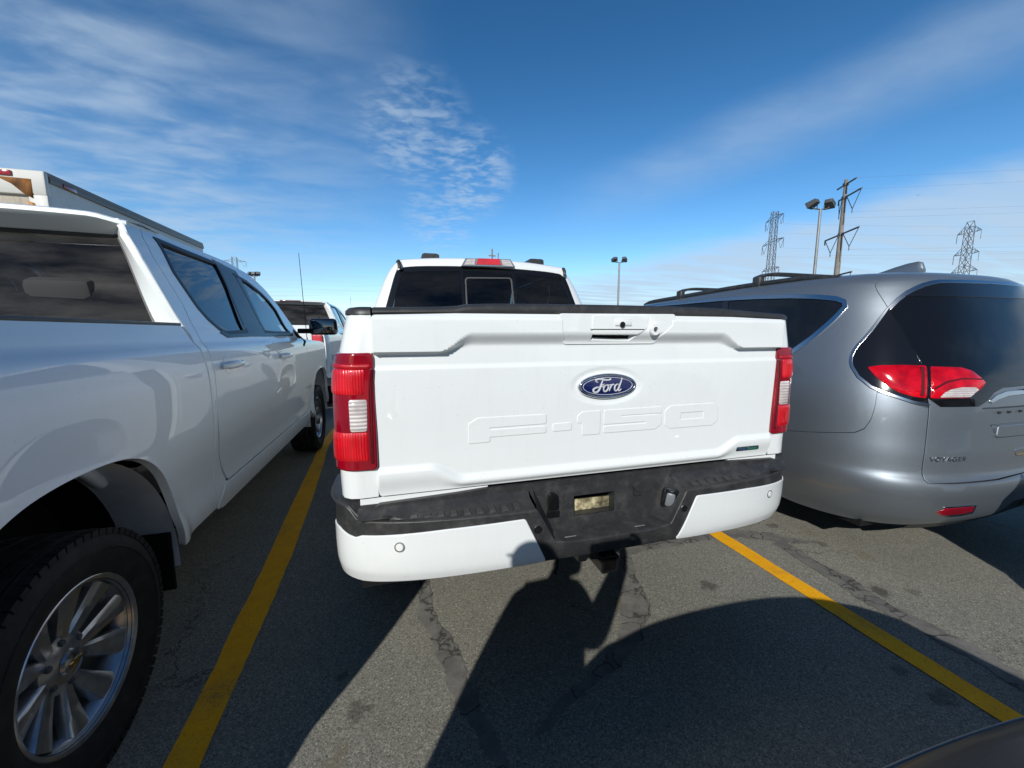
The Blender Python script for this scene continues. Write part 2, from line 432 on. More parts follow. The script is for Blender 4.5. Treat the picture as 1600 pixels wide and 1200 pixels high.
def text_mesh(body, size, depth, font=None, shear=0., bev=0., spacing=1.0):
    """lettering as plain mesh data: returns verts, faces centred on the origin in x/z, depth along -y"""
    cu = bpy.data.curves.new('lettering', 'FONT'); cu.body = body; cu.size = size; cu.extrude = depth; cu.shear = shear; cu.bevel_depth = bev
    cu.align_x = 'CENTER'; cu.align_y = 'CENTER'; cu.space_character = spacing; cu.resolution_u = 3
    o = bpy.data.objects.new('lettering', cu); COL.objects.link(o)
    dg = bpy.context.evaluated_depsgraph_get(); dg.update(); me = o.evaluated_get(dg).to_mesh()
    V = [(v.co.x, -v.co.z, v.co.y) for v in me.vertices]; F = [tuple(p.vertices) for p in me.polygons]
    o.evaluated_get(dg).to_mesh_clear(); bpy.data.objects.remove(o); bpy.data.curves.remove(cu)
    return V, F

# ------------------------------------------------------------------ materials
MT = {}
def pmat(name, col, rough=.5, metal=0., coat=0., spec=.5, fn=None, coat_rough=.03, emit=None):
    m = bpy.data.materials.new(name); m.use_nodes = True; k = N(m.node_tree)
    b = k.n('ShaderNodeBsdfPrincipled', ins={'Base Color': (*col, 1), 'Roughness': rough, 'Metallic': metal, 'Coat Weight': coat,
            'Coat Roughness': coat_rough, 'Specular IOR Level': spec})
    k.n('ShaderNodeOutputMaterial', ins={0: b.outputs[0]})
    if fn: fn(k, b)
    MT[name] = m; return m
def oc(k): return k.n('ShaderNodeTexCoord').outputs['Object']
def nz(k, scale, det=4, rough=.55, vec=None, dist=0.):
    return k.n('ShaderNodeTexNoise', ins={'Vector': vec or oc(k), 'Scale': scale, 'Detail': det, 'Roughness': rough, 'Distortion': dist}).outputs[0]
def bump(k, b, h, strength=.3, dist=.002):
    k.t.links.new(k.n('ShaderNodeBump', ins={'Strength': strength, 'Distance': dist, 'Height': h}).outputs[0], b.inputs['Normal'])
def setc(k, b, sock, name='Base Color'): k.t.links.new(sock, b.inputs[name])
def dusty(base, dust, amt, scale=5., lo=.45, hi=.8, rough=(.3, .6)):
    def fn(k, b):
        n = k.rng(nz(k, scale, 7, .62), lo, hi)
        fl = k.rng(nz(k, 260, 2, .5), .66, .72)
        f = k.math('MAXIMUM', k.math('MULTIPLY', n, amt), k.math('MULTIPLY', fl, amt*.8))
        setc(k, b, k.mix(f, (*base, 1), (*dust, 1)))
        setc(k, b, k.rng(n, 0, 1, rough[0], rough[1]), 'Roughness')
    return fn
def paint_fn(base, dust, amt=.06):
    def fn(k, b):
        n = k.rng(nz(k, 3.2, 8, .65), .42, .8); st = k.rng(nz(k, 9, 6, .65, k.n('ShaderNodeMapping', ins={0: oc(k), 3: (3.2, 3.2, .35)}).outputs[0]), .48, .78)
        spk = k.rng(nz(k, 120, 2, .5), .70, .76)
        f = k.math('ADD', k.math('MULTIPLY', k.math('ADD', k.math('MULTIPLY', n, .5), k.math('MULTIPLY', st, .5)), amt), k.math('MULTIPLY', spk, .35))
        setc(k, b, k.mix(f, (*base, 1), (*dust, 1)))
        setc(k, b, k.rng(n, 0, 1, .012, .05), 'Coat Roughness')
    return fn
pmat('white_paint', (.79, .80, .80), .45, 0, 1., .5, paint_fn((.765, .795, .795), (.42, .39, .33), .11))
pmat('chevy_white', (.74, .75, .75), .45, 0, 1., .5, paint_fn((.80, .835, .835), (.38, .36, .32), .07))
def silver_fn(k, b):
    fl = nz(k, 900, 2, .6)
    n = k.rng(nz(k, 3, 7, .6), .4, .8)
    setc(k, b, k.mix(k.rng(fl, .35, .7), (.172, .202, .232, 1), (.272, .305, .342, 1)))
    setc(k, b, k.rng(n, 0, 1, .05, .14), 'Coat Roughness')
pmat('silver_paint', (.3, .31, .32), .50, .72, .55, .5, silver_fn)
pmat('script_silver', (.72, .73, .75), .3, .35)
pmat('dark_paint', (.035, .034, .034), .45, .15, .12, .3, lambda k, b: setc(k, b, k.mix(k.rng(nz(k, 700, 2), .4, .7), (.03, .03, .03, 1), (.055, .053, .05, 1))))
def plastic_fn(base, dust, amt):
    def fn(k, b):
        g = k.n('ShaderNodeTexNoise', ins={'Vector': oc(k), 'Scale': 420, 'Detail': 2}).outputs[0]
        n = k.rng(nz(k, 16, 8, .72), .40, .80); sc_ = k.rng(nz(k, 90, 5, .7), .52, .72)
        f = k.math('MULTIPLY', k.math('ADD', k.math('MULTIPLY', n, .7), k.math('MULTIPLY', sc_, .4)), amt)
        setc(k, b, k.mix(f, (*base, 1), (*dust, 1))); bump(k, b, g, .35, .001)
        setc(k, b, k.rng(n, 0, 1, .42, .62), 'Roughness')
    return fn
pmat('black_plastic', (.02, .02, .021), .5, 0, 0, .5, plastic_fn((.024, .0245, .026), (.12, .117, .11), .5))
pmat('cap_plastic', (.03, .03, .031), .5, 0, 0, .5, plastic_fn((.028, .028, .029), (.10, .098, .095), .35))
pmat('gloss_black', (.008, .008, .009), .12, 0, .6, .5)
pmat('pillar_black', (.008, .0085, .010), .25, 0, 0, .25)
pmat('frame_grey', (.07, .072, .075), .4)
pmat('red_deep', (.09, .001, .004), .4)
pmat('matte_black', (.006, .006, .006), .85, 0, 0, .2)
pmat('shell_black', (.010, .010, .011), .9, 0, 0, .15)
pmat('seal_rubber', (.010, .010, .011), .45, 0, 0, .4)
def tyre_fn(k, b):
    n = k.rng(nz(k, 18, 6, .6), .4, .75); setc(k, b, k.mix(n, (.011, .011, .0115, 1), (.026, .025, .024, 1)))
    bump(k, b, nz(k, 160, 3), .2, .001)
pmat('tyre_rubber', (.014, .014, .014), .72, 0, 0, .35, tyre_fn)
pmat('alloy', (.42, .43, .45), .30, .9, .3, .5, lambda k, b: setc(k, b, k.mix(k.rng(nz(k, 30, 6, .6), .4, .8), (.50, .51, .53, 1), (.34, .34, .35, 1))))
pmat('brake_metal', (.10, .09, .085), .5, .7)
pmat('chrome', (.72, .73, .75), .08, 1.)
pmat('satin_chrome', (.62, .63, .65), .22, 1.)
pmat('gold_metal', (.55, .40, .14), .28, 1.)
pmat('emblem_blue', (.006, .014, .10), .22, .2, 1.)
pmat('badge_grey', (.05, .06, .07), .3, .5, .5)
pmat('badge_blue', (.05, .13, .30), .3, .3, .5)
pmat('badge_green', (.04, .28, .20), .3, .3, .5)
def lens_fn(c0, c1, scale, kind='grid'):
    def fn(k, b):
        w1 = k.n('ShaderNodeTexWave', wave_type='BANDS', bands_direction='X', ins={'Vector': oc(k), 'Scale': scale, 'Distortion': .0}).outputs[1]
        w2 = k.n('ShaderNodeTexWave', wave_type='BANDS', bands_direction='Z', ins={'Vector': oc(k), 'Scale': scale, 'Distortion': .0}).outputs[1]
        w = k.math('MULTIPLY', w1, w2) if kind == 'grid' else (w2 if kind == 'z' else w1)
        n = k.rng(nz(k, 11, 3), .38, .66)
        setc(k, b, k.mix(k.math('MULTIPLY', w, k.math('ADD', k.math('MULTIPLY', n, .8), .2)), (*c0, 1), (*c1, 1))); bump(k, b, w, .5, .002)
    return fn
pmat('red_ribbed', (.5, .01, .015), .3, 0, 1., .5, lens_fn((.50, .003, .010), (.92, .012, .022), 38, 'x'))
pmat('red_smooth', (.22, .003, .014), .15, 0, 1., .5, lambda k, b: setc(k, b, k.mix(k.rng(nz(k, 6, 4), .35, .7), (.20, .001, .010, 1), (.32, .002, .012, 1))))
pmat('red_dark', (.10, .002, .006), .12, 0, 1., .5)
pmat('clear_ribbed', (.75, .72, .70), .2, .0, 1., .5, lens_fn((.42, .36, .35), (.88, .85, .83), 26, 'z'))
pmat('red_reflector', (.42, .01, .02), .3, 0, .5, .5, lens_fn((.38, .002, .008), (.70, .008, .016), 60))
pmat('van_red', (.42, .003, .008), .10, 0, .0, .5, lambda k, b: setc(k, b, k.mix(k.rng(nz(k, 9, 5), .35, .7), (.30, .001, .007, 1), (.66, .004, .015, 1))))
pmat('lamp_dim', (.22, .24, .26), .25, .3, .6)
pmat('lamp_grey', (.34, .36, .38), .2, .6, 1.)
def glass_mat(name, tint, rmul=1., film=0.):
    m = bpy.data.materials.new(name); m.use_nodes = True; k = N(m.node_tree)
    tr = k.n('ShaderNodeBsdfTransparent', ins={0: (*tint, 1)})
    gl = k.n('ShaderNodeBsdfGlossy', ins={0: (1, 1, 1, 1), 1: .01})
    fr = k.n('ShaderNodeFresnel', ins={0: 1.5}).outputs[0]
    f = k.math('MULTIPLY', fr, rmul, clamp=True)
    mx = k.n('ShaderNodeMixShader', ins={0: f, 1: tr.outputs[0], 2: gl.outputs[0]})
    out = mx.outputs[0]
    if film:
        df = k.n('ShaderNodeBsdfDiffuse', ins={0: (.30, .28, .26, 1)})
        w = k.math('MULTIPLY', k.rng(nz(k, 3, 8, .65, k.n('ShaderNodeMapping', ins={0: oc(k), 3: (.5, 1, 2.2)}).outputs[0]), .25, .8), film)
        out = k.n('ShaderNodeMixShader', ins={0: w, 1: mx.outputs[0], 2: df.outputs[0]}).outputs[0]
    k.n('ShaderNodeOutputMaterial', ins={0: out}); MT[name] = m; return m
glass_mat('dark_glass', (.10, .115, .125), 1.2, .05)
glass_mat('mid_glass', (.22, .27, .30), 1.2, .04)
glass_mat('clear_glass', (.62, .70, .68), 1.)
glass_mat('dusty_glass', (.16, .17, .17), 1.0, .22)
pmat('privacy_glass', (.006, .007, .009), .03, 0, 0, .55, dusty((.006, .0065, .008), (.05, .055, .06), .3, 2.5, .45, .85, (.02, .08)))
pmat('seat_cloth', (.03, .03, .032), .8)
pmat('liner', (.10, .10, .10), .9)
pmat('mirror_glass', (.16, .17, .18), .03, 1.)
pmat('hole_beige', (.42, .36, .20), .9, 0, 0, .2, lambda k, b: setc(k, b, k.mix(k.rng(nz(k, 30, 8, .7), .35, .7), (.10, .085, .05, 1), (.62, .55, .34, 1))))
pmat('liner_grey', (.085, .09, .095), .75, 0, 0, .3, lambda k, b: setc(k, b, k.mix(k.rng(nz(k, 6, 7, .65), .35, .7), (.58, .61, .65, 1), (.72, .72, .72, 1))))
def asphalt_fn(k, b):
    P = oc(k)
    v1 = k.n('ShaderNodeTexVoronoi', ins={'Vector': P, 'Scale': 190}); vcol = k.n('ShaderNodeSeparateColor', ins={0: v1.outputs['Color']}).outputs[0]
    v2 = k.n('ShaderNodeTexVoronoi', ins={'Vector': P, 'Scale': 400}); vc2 = k.n('ShaderNodeSeparateColor', ins={0: v2.outputs['Color']}).outputs[1]
    big = nz(k, .9, 6, .6, P); mid = nz(k, 5, 6, .65, P); fin = nz(k, 90, 3, .6, P)
    base = k.ramp(k.math('ADD', k.math('MULTIPLY', vcol, .5), k.math('MULTIPLY', vc2, .5)),
                  [(0., (.060, .0585, .049)), (.30, (.155, .152, .128)), (.58, (.212, .207, .174)), (.85, (.31, .302, .255)), (1., (.55, .535, .45))])
    pit = k.rng(fin, .30, .42, .45, 1.)
    c = k.mix(k.rng(big, .3, .7), base, k.mix(1., base, (1.16, 1.14, 1.10, 1), 'MULTIPLY'))
    c = k.mix(k.rng(mid, .35, .75, 0., .22), c, (.14, .132, .117, 1))
    c = k.mix(1., c, k.n('ShaderNodeCombineColor', ins={0: pit, 1: pit, 2: pit}).outputs[0], 'MULTIPLY')
    # oil and damp spots dropped on the paving
    wob = k.n('ShaderNodeTexNoise', ins={'Vector': P, 'Scale': 9, 'Detail': 5, 'Roughness': .65})
    Q = k.n('ShaderNodeVectorMath', operation='ADD', ins={0: P, 1: k.n('ShaderNodeVectorMath', operation='SCALE', ins={0: k.n('ShaderNodeVectorMath', operation='SUBTRACT', ins={0: wob.outputs[1], 1: (.5, .5, .5)}).outputs[0], 'Scale': .16}).outputs[0]}).outputs[0]
    for (x, y, r, amt, col) in STAINS:
        dst = k.n('ShaderNodeVectorMath', operation='DISTANCE', ins={0: Q, 1: (x, y, 0)}).outputs['Value']
        c = k.mix(k.rng(dst, r*1.15, r*.55, 0., amt), c, (*col, 1))
    # hairline cracks
    vd = k.n('ShaderNodeTexVoronoi', feature='DISTANCE_TO_EDGE', ins={'Vector': k.n('ShaderNodeVectorMath', operation='ADD', ins={0: P, 1: k.n('ShaderNodeVectorMath', operation='SCALE', ins={0: wob.outputs[1], 'Scale': .35}).outputs[0]}).outputs[0], 'Scale': .85}).outputs[0]
    crk = k.math('MULTIPLY', k.rng(vd, .006, .001), k.rng(nz(k, 1.3, 3), .5, .62))
    c = k.mix(k.math('MULTIPLY', crk, .75), c, (.02, .019, .018, 1))
    setc(k, b, c); bump(k, b, k.math('ADD', vcol, k.math('MULTIPLY', fin, .6)), .45, .003)
OIL = (.035, .032, .028); RUST = (.16, .13, .085)
STAINS = [(*s[:2], r, am, c) for s, r, am, c in (((1.624,1.677,0.0), .055, .6, OIL), ((2.589,2.135,0.0), .05, .55, OIL), ((2.493,1.386,0.0), .05, .7, OIL), ((2.661,1.339,0.0), .035, .4, OIL),
          ((2.68,1.834,0.0), .04, .5, OIL), ((2.802,1.672,0.0), .05, .4, RUST), ((1.064,1.681,0.0), .07, .55, RUST), ((1.134,1.626,0.0), .05, .5, RUST), ((2.75,1.983,0.0), .05, .4, RUST),
          ((-0.198,1.43,0.0), .05, .5, OIL), ((-0.288,1.6,0.0), .035, .45, OIL), ((2.114,2.044,0.0), .035, .6, OIL), ((2.362,2.045,0.0), .03, .5, OIL), ((1.98,0.872,0.0), .045, .5, OIL), ((1.979,0.994,0.0), .04, .5, OIL), ((-0.244,1.277,0.0), .04, .5, RUST))]
pmat('asphalt', (.14, .135, .125), .92, 0, 0, .25, asphalt_fn)
def tar_fn(k, b):
    P = oc(k); n = nz(k, 8, 8, .68, P); s = nz(k, 120, 3, .6, P)
    ed = k.n('ShaderNodeTexVoronoi', feature='DISTANCE_TO_EDGE', ins={'Vector': k.n('ShaderNodeVectorMath', operation='ADD', ins={0: P, 1: k.n('ShaderNodeVectorMath', operation='SCALE', ins={0: k.n('ShaderNodeTexNoise', ins={'Vector': P, 'Scale': 7, 'Detail': 6}).outputs[1], 'Scale': .3}).outputs[0]}).outputs[0], 'Scale': 4.2}).outputs[0]
    c = k.mix(k.rng(n, .35, .7), (.120, .116, .105, 1), (.205, .197, .175, 1)); c = k.mix(k.rng(s, .55, .75, 0., .5), c, (.03, .03, .028, 1)); c = k.mix(k.rng(ed, .035, .008, 0., .8), c, (.035, .034, .031, 1))
    setc(k, b, c); bump(k, b, k.math('ADD', n, k.math('MULTIPLY', s, .4)), .5, .004)
pmat('crack_tar', (.08, .08, .075), .8, 0, 0, .3, tar_fn)
def yellow_fn(k, b):
    P = oc(k); s = nz(k, 130, 3, .6, P); m = nz(k, 14, 6, .65, P); w = nz(k, 2.2, 5, .6, P)
    c = k.mix(k.rng(m, .35, .7), (.88, .385, .004, 1), (.95, .46, .007, 1))
    c = k.mix(k.rng(s, .30, .42, .55, 0.), c, (.16, .09, .015, 1))
    c = k.mix(k.math('MULTIPLY', k.rng(w, .52, .72), k.rng(s, .40, .6, 0., .7)), c, (.16, .13, .08, 1))
    setc(k, b, c); bump(k, b, s, .5, .002)
pmat('line_yellow', (.75, .4, .02), .75, 0, 0, .3, yellow_fn)
def rusty(base, rustc, lo, hi, scale):
    def fn(k, b):
        n = nz(k, scale, 8, .68, k.n('ShaderNodeMapping', ins={0: oc(k), 3: (1, 1, .45)}).outputs[0])
        setc(k, b, k.mix(k.rng(n, lo, hi), (*base, 1), (*rustc, 1)))
    return fn
pmat('box_white', (.62, .62, .58), .5, 0, .2, .4, rusty((.60, .60, .56), (.36, .31, .24), .5, .85, 2.5))
pmat('box_rust', (.20, .10, .045), .9, 0, 0, .2, rusty((.30, .13, .04), (.11, .06, .035), .35, .7, 9))
pmat('rust_streak', (.45, .22, .07), .8, 0, 0, .3, rusty((.58, .52, .42), (.42, .17, .03), .38, .6, 7))
pmat('door_tan', (.42, .36, .28), .7, 0, 0, .3, rusty((.46, .41, .34), (.28, .24, .18), .4, .75, 8))
pmat('grey_trim', (.20, .20, .19), .5, .3)
pmat('galv_steel', (.30, .31, .31), .55, .5, 0, .5, rusty((.32, .33, .33), (.22, .22, .21), .4, .7, 3))
pmat('dark_steel', (.10, .105, .11), .6, .4)
pmat('lattice_steel', (.19, .195, .20), .6, .5)
pmat('pole_wood', (.23, .20, .17), .85, 0, 0, .2, rusty((.26, .235, .21), (.14, .12, .10), .4, .7, 2))
pmat('lamp_lens', (.55, .57, .58), .15, .2, .8)
pmat('wire', (.16, .165, .17), .6, .5)
pmat('skin', (.55, .33, .24), .55)
pmat('jacket', (.03, .035, .05), .85)
pmat('jeans', (.035, .05, .10), .9)
pmat('hair', (.03, .02, .015), .6)
pmat('shoe', (.02, .02, .02), .6)
pmat('interior_light', (.30, .32, .30), .7)
M = MT

# ------------------------------------------------------------------ ground, painted lines, sealed cracks
def structure(o): o['kind'] = 'structure'; return o
g = MB(); g.add([(-1500, -1500, 0), (1500, -1500, 0), (1500, 1500, 0), (-1500, 1500, 0)], [(0, 1, 2, 3)])
structure(g.build('ground', M['asphalt']))
def strip(name, left, right, z, mat, wob=.006, k=10):
    L, R = cr([p[:2] for p in left], k), cr([p[:2] for p in right], k); n = min(len(L), len(R)); rg = random.Random(len(left)*7+int(1000*abs(left[0][0])))
    rows = []
    a = b = 0
    for i in range(n):
        a = a*.6+rg.uniform(-1, 1)*wob; b = b*.6+rg.uniform(-1, 1)*wob
        l, r = np.array(L[i]), np.array(R[i]); d = r-l; d = d/(np.linalg.norm(d)+1e-9)
        rows.append([(*(l+d*a), z), (*(r+d*b), z)])
    m = MB(); m.grid(rows); o = m.build(name, mat, None, 0); structure(o); return o
strip('painted_line', [(-.72, -1.5, 0), (-0.788,1.389,0.0), (-0.816,1.962,0.0), (-0.844,2.575,0.0), (-0.899,3.453,0.0), (-0.956,4.51,0.0), (-1.005,5.512,0.0), (-.985, 8, 0), (-1.05, 12, 0)],
      [(-.61, -1.5, 0), (-0.678,1.358,0.0), (-0.693,1.928,0.0), (-0.705,2.536,0.0), (-0.753,3.412,0.0), (-0.831,4.475,0.0), (-0.901,5.483,0.0), (-.865, 8, 0), (-.93, 12, 0)], .004, M['line_yellow'], .003, 12)
def lin(p, q, n=9): return [tuple(np.array(p)*(1-k)+np.array(q)*k) for k in np.linspace(0, 1, n)]
ra, rb = np.array((2.117,0.773,0.0)), np.array((2.102,2.193,0.0)); rd_ = (rb-ra)/np.linalg.norm(rb-ra); nn_ = np.array([rd_[1], -rd_[0], 0])*.054
strip('painted_line', lin(ra-rd_*2.2-nn_, rb+rd_*11-nn_), lin(ra-rd_*2.2+nn_, rb+rd_*11+nn_), .0046, M['line_yellow'], .0025, 30)
for xx in (-3.55, -6.3, 4.85, 7.6, 10.4):
    strip('painted_line', [(xx, -1.5, 0), (xx, 3, 0), (xx-.05, 6, 0)], [(xx+.11, -1.5, 0), (xx+.11, 3, 0), (xx+.06, 6, 0)], .004, M['line_yellow'], .002, 8)
CRACKS = [
 ([(0.061,2.355,-0.0),(0.05,2.046,0.0),(0.045,1.866,0.0),(0.077,1.777,0.0),(0.114,1.616,0.0),(0.133,1.463,0.0),(0.175,1.309,0.0),(0.222,1.178,0.0),(0.248,1.068,0.0)], [(0.133,2.335,-0.0),(0.121,2.026,0.0),(0.12,1.854,0.0),(0.179,1.714,0.0),(0.216,1.576,0.0),(0.226,1.436,0.0),(0.25,1.317,0.0),(0.28,1.196,0.0),(0.304,1.082,0.0)]),
 ([(1.581,2.658,0.0),(1.342,2.21,0.0),(1.185,1.904,0.0),(1.054,1.659,0.0),(0.962,1.523,0.0),(0.842,1.418,0.0),(0.687,1.325,0.0),(0.531,1.252,0.0),(0.409,1.16,0.0)], [(1.639,2.642,0.0),(1.429,2.186,0.0),(1.275,1.847,0.0),(1.205,1.642,0.0),(1.068,1.473,0.0),(0.905,1.365,0.0),(0.727,1.289,0.0),(0.555,1.223,0.0),(0.424,1.137,0.0)]),
 ([(1.302,2.064,0.0),(1.493,2.087,0.0),(1.74,2.09,-0.0),(1.967,2.085,0.0),(2.19,2.067,0.0),(2.373,1.98,0.0),(2.494,1.894,0.0),(2.668,1.862,0.0)], [(1.358,2.157,0.0),(1.559,2.183,0.0),(1.807,2.175,0.0),(2.058,2.187,0.0),(2.277,2.154,0.0),(2.466,2.062,0.0),(2.574,1.959,0.0),(2.693,1.881,0.0)]),
 ([(2.377,1.944,0.0),(2.347,1.712,-0.0),(2.333,1.507,0.0),(2.309,1.346,0.0),(2.327,1.169,0.0),(2.337,0.99,0.0),(2.339,0.873,0.0),(2.306,0.725,0.0)], [(2.467,1.936,-0.0),(2.45,1.711,0.0),(2.458,1.514,0.0),(2.416,1.316,0.0),(2.444,1.159,0.0),(2.458,0.986,0.0),(2.439,0.858,0.0),(2.417,0.721,0.0)]),
]
for i, (L, R) in enumerate(CRACKS): strip('crack_sealant', L, R, .0025+.0004*i, M['crack_tar'], .009, 12)

# ------------------------------------------------------------------ wheels
def wheel_parts(parent, x, y, z, side, R=.392, W=.265, rim=.241, spokes=10, cap='gold'):
    """side +1: outer face to +x.  wheel > tyre, rim (> centre cap), brake"""
    T = Matrix.Translation((x, y, z)) @ Matrix.Scale(side, 4, (1, 0, 0)) if False else Matrix.Translation((x, y, z)) @ (Matrix.Rotation(math.pi, 4, 'Z') if side < 0 else Matrix())
    w = bpy.data.objects.new('wheel', None); COL.objects.link(w); w.parent = parent
    h = W/2; m = MB()
    prof = [(rim-.012, -h*.80), (rim+.004, -h*.86), (rim+.03, -h*.95), (R-.075, -h*1.03), (R-.035, -h*1.0), (R-.014, -h*.90), (R-.004, -h*.78)]
    tread = []
    for i, gx in enumerate((-.62, -.24, .24, .62)):
        tread += [(R, h*(gx-.035)), (R-.010, h*(gx-.03)), (R-.010, h*(gx+.03)), (R, h*(gx+.035))]
    prof = prof+tread+[(r, -q) for r, q in prof[::-1]]
    # outer sidewall ring details
    prof[-4:-4] = [(R-.060, h*1.03), (R-.062, h*1.055), (R-.066, h*1.055), (R-.068, h*1.035)]
    m.lathe(prof, 72, T)
    for k in range(72):                               # shoulder lugs
        A = T @ Matrix.Rotation(2*math.pi*k/72, 4, 'X')
        for s_ in (1, -1):
            q = .5 if s_ > 0 else 0
            A2 = A @ Matrix.Rotation(2*math.pi*q/72, 4, 'X')
            m.box((min(s_*h*.72, s_*h*.96), -.0135, R-.022), (max(s_*h*.72, s_*h*.96), .0135, R-.0015), 0, A2)
            m.box((min(s_*h*.30, s_*h*.56), -.010, R-.012), (max(s_*h*.30, s_*h*.56), .010, R+.001), 0, A2)
    m.build('tyre', M['tyre_rubber'], w, 35)
    r = MB(); f = h*.80
    r.lathe([(rim-.012, -f), (rim+.006, -f), (rim+.006, -f+.01), (rim-.016, -f+.03), (rim-.03, 0), (rim-.028, f-.035), (rim-.014, f-.012), (rim+.006, f-.006), (rim+.009, f+.006), (rim+.003, f+.011), (rim-.008, f+.006), (rim-.014, f-.010)], 72, T)
    # spokes in pairs, tapering towards the hub, dished
    for k in range(spokes):
        pair = k//2; an = 2*math.pi*pair/(spokes//2)+(.5-(k % 2))*2*math.pi/spokes*1.0+.2
        A = T @ Matrix.Rotation(an, 4, 'X')
        st = []
        for t in np.linspace(0, 1, 9):
            rr = .055+t*(rim-.020-.055); wd = .019+.024*t**1.3; xf = f-.050+.012*math.sin(t*1.9)+.026*t**2; dp = .040-.012*t
            off = (.010 if k % 2 else -.010)*(1-t)
            st.append([(xf-dp, off-wd*1.05, rr), (xf-.010, off-wd, rr), (xf-.001, off-wd*.62, rr), (xf+.001, off+wd*.62*(.25 if k % 2 else 1), rr), (xf-.004, off+wd*.85, rr), (xf-.012, off+wd, rr), (xf-dp, off+wd*1.05, rr)])
        st = [[tuple(A @ Vector(p)) for p in row] for row in st]
        r.grid([row+[row[0]] for row in st])
    r.lathe([(.004, f-.036), (.052, f-.036), (.066, f-.044), (.088, f-.052), (.094, f-.075), (.094, f-.095), (.02, f-.10)], 40, T)
    r.mi = 1
    for k in range(6):
        A = T @ Matrix.Rotation(2*math.pi*k/6+.1, 4, 'X') @ Matrix.Translation((0, 0, .069))
        r.lathe([(.001, f-.036), (.0085, f-.037), (.0105, f-.041), (.0115, f-.056)], 6, A)
    ro = r.build('rim', [M['alloy'], M['dark_steel']], w, 32)
    c = MB(); c.lathe([(.001, f-.018), (.022, f-.019), (.036, f-.024), (.040, f-.034)], 32, T); c.build('centre_cap', M['satin_chrome'], ro, 40)
    if cap == 'gold':
        e = MB(); fx = f-.0165
        for lo, hi in (((-.026, -.0045), (.026, .0045)), ((-.010, -.009), (.010, .009))):
            e.prism([(lo[0], lo[1]), (hi[0]-.003, lo[1]), (hi[0], hi[1]), (lo[0]+.003, hi[1])], lambda u, v, d: T @ Vector((fx+d, u, v)), -.003, .0006 if lo[0] < -.02 else .0012)
        e.build('wheel_emblem', M['gold_metal'], ro, 30)
    d = MB(); d.lathe([(.001, -.01), (.165, -.01), (.165, -.035), (.001, -.035)], 40, T); d.box((-.05, -.16, .04), (.02, .16, .15), .01, T); d.build('brake_disc', M['brake_metal'], w, 40)
    return w

# ------------------------------------------------------------------ pickup trucks
ARCH = [(.505, .49), (.487, .575), (.467, .687), (.438, .773), (.383, .867), (.311, .93), (.216, .971), (.11, .990), (0, .995)]
def arch(yc, rev=False):
    a = cr([(yc+p[0], p[1]) for p in ARCH]+[(yc-p[0], p[1]) for p in ARCH[-2::-1]], 4)
    return a if not rev else a[::-1]
W_REAR = [(1.1497,1.9061),(1.4428,1.8975),(1.8447,1.893),(1.7725,1.6543),(1.6977,1.4082),(1.3428,1.395),(1.2757,1.4197),(1.2019,1.4803),(1.1532,1.5481),(1.1011,1.7261)]
W_FRONT = [(2.0717,1.852),(2.3189,1.821),(2.5307,1.7551),(2.6566,1.6941),(2.7395,1.6194),(2.7553,1.4494),(2.8091,1.3985),(2.2938,1.3973),(2.0521,1.408),(2.076,1.6271)]
SEAM_R = [(1.1168,1.9443),(1.0207,1.8819),(0.9877,1.7801),(1.0011,1.6656),(1.0159,1.5496),(0.9918,1.4578),(0.9499,1.3302),(0.9418,1.1843),(0.9222,0.9881)]
C_CORNER = [(0.984,1.9447),(0.8894,1.8678),(0.8795,1.7558),(0.8857,1.6402),(0.8895,1.5172),(0.8977,1.3929)]
C_GLASS = [(0.585,1.9114),(0.6355,1.8024),(0.6838,1.6844),(0.7317,1.5645),(0.7813,1.4491)]
def shrink(poly, d):
    """polygon moved inwards by d (counter-clockwise or not)"""
    P = np.array(poly, float); n = len(P); ar = sum(P[i][0]*P[(i+1) % n][1]-P[(i+1) % n][0]*P[i][1] for i in range(n)); s = 1 if ar > 0 else -1; out = []
    for i in range(n):
        a, b, c = P[i-1], P[i], P[(i+1) % n]
        e1, e2 = (b-a)/(np.linalg.norm(b-a)+1e-9), (c-b)/(np.linalg.norm(c-b)+1e-9)
        n1, n2 = np.array([-e1[1], e1[0]])*s, np.array([-e2[1], e2[0]])*s; m = n1+n2; m = m/max(np.dot(m, m)/2, .5)
        out.append(tuple(b+m*d))
    return out
def place(o, D): o.location = (0, D, 0); return o
def seat(m, x, y, w, zb=.78):
    m.box((x-w/2, y-.02, zb), (x+w/2, y+.48, zb+.16), .05)
    R = Matrix.Translation((x, y, zb+.10)) @ Matrix.Rotation(rad(12), 4, 'X')
    m.box((-w/2, -.06, 0), (w/2, .07, .56), .05, R); m.box((-.13, -.03, .60), (.13, .06, .80), .035, R); m.tube([R @ Vector((-.05, 0, .5)), R @ Vector((-.05, 0, .66))], .008, 6); m.tube([R @ Vector((.05, 0, .5)), R @ Vector((.05, 0, .66))], .008, 6)
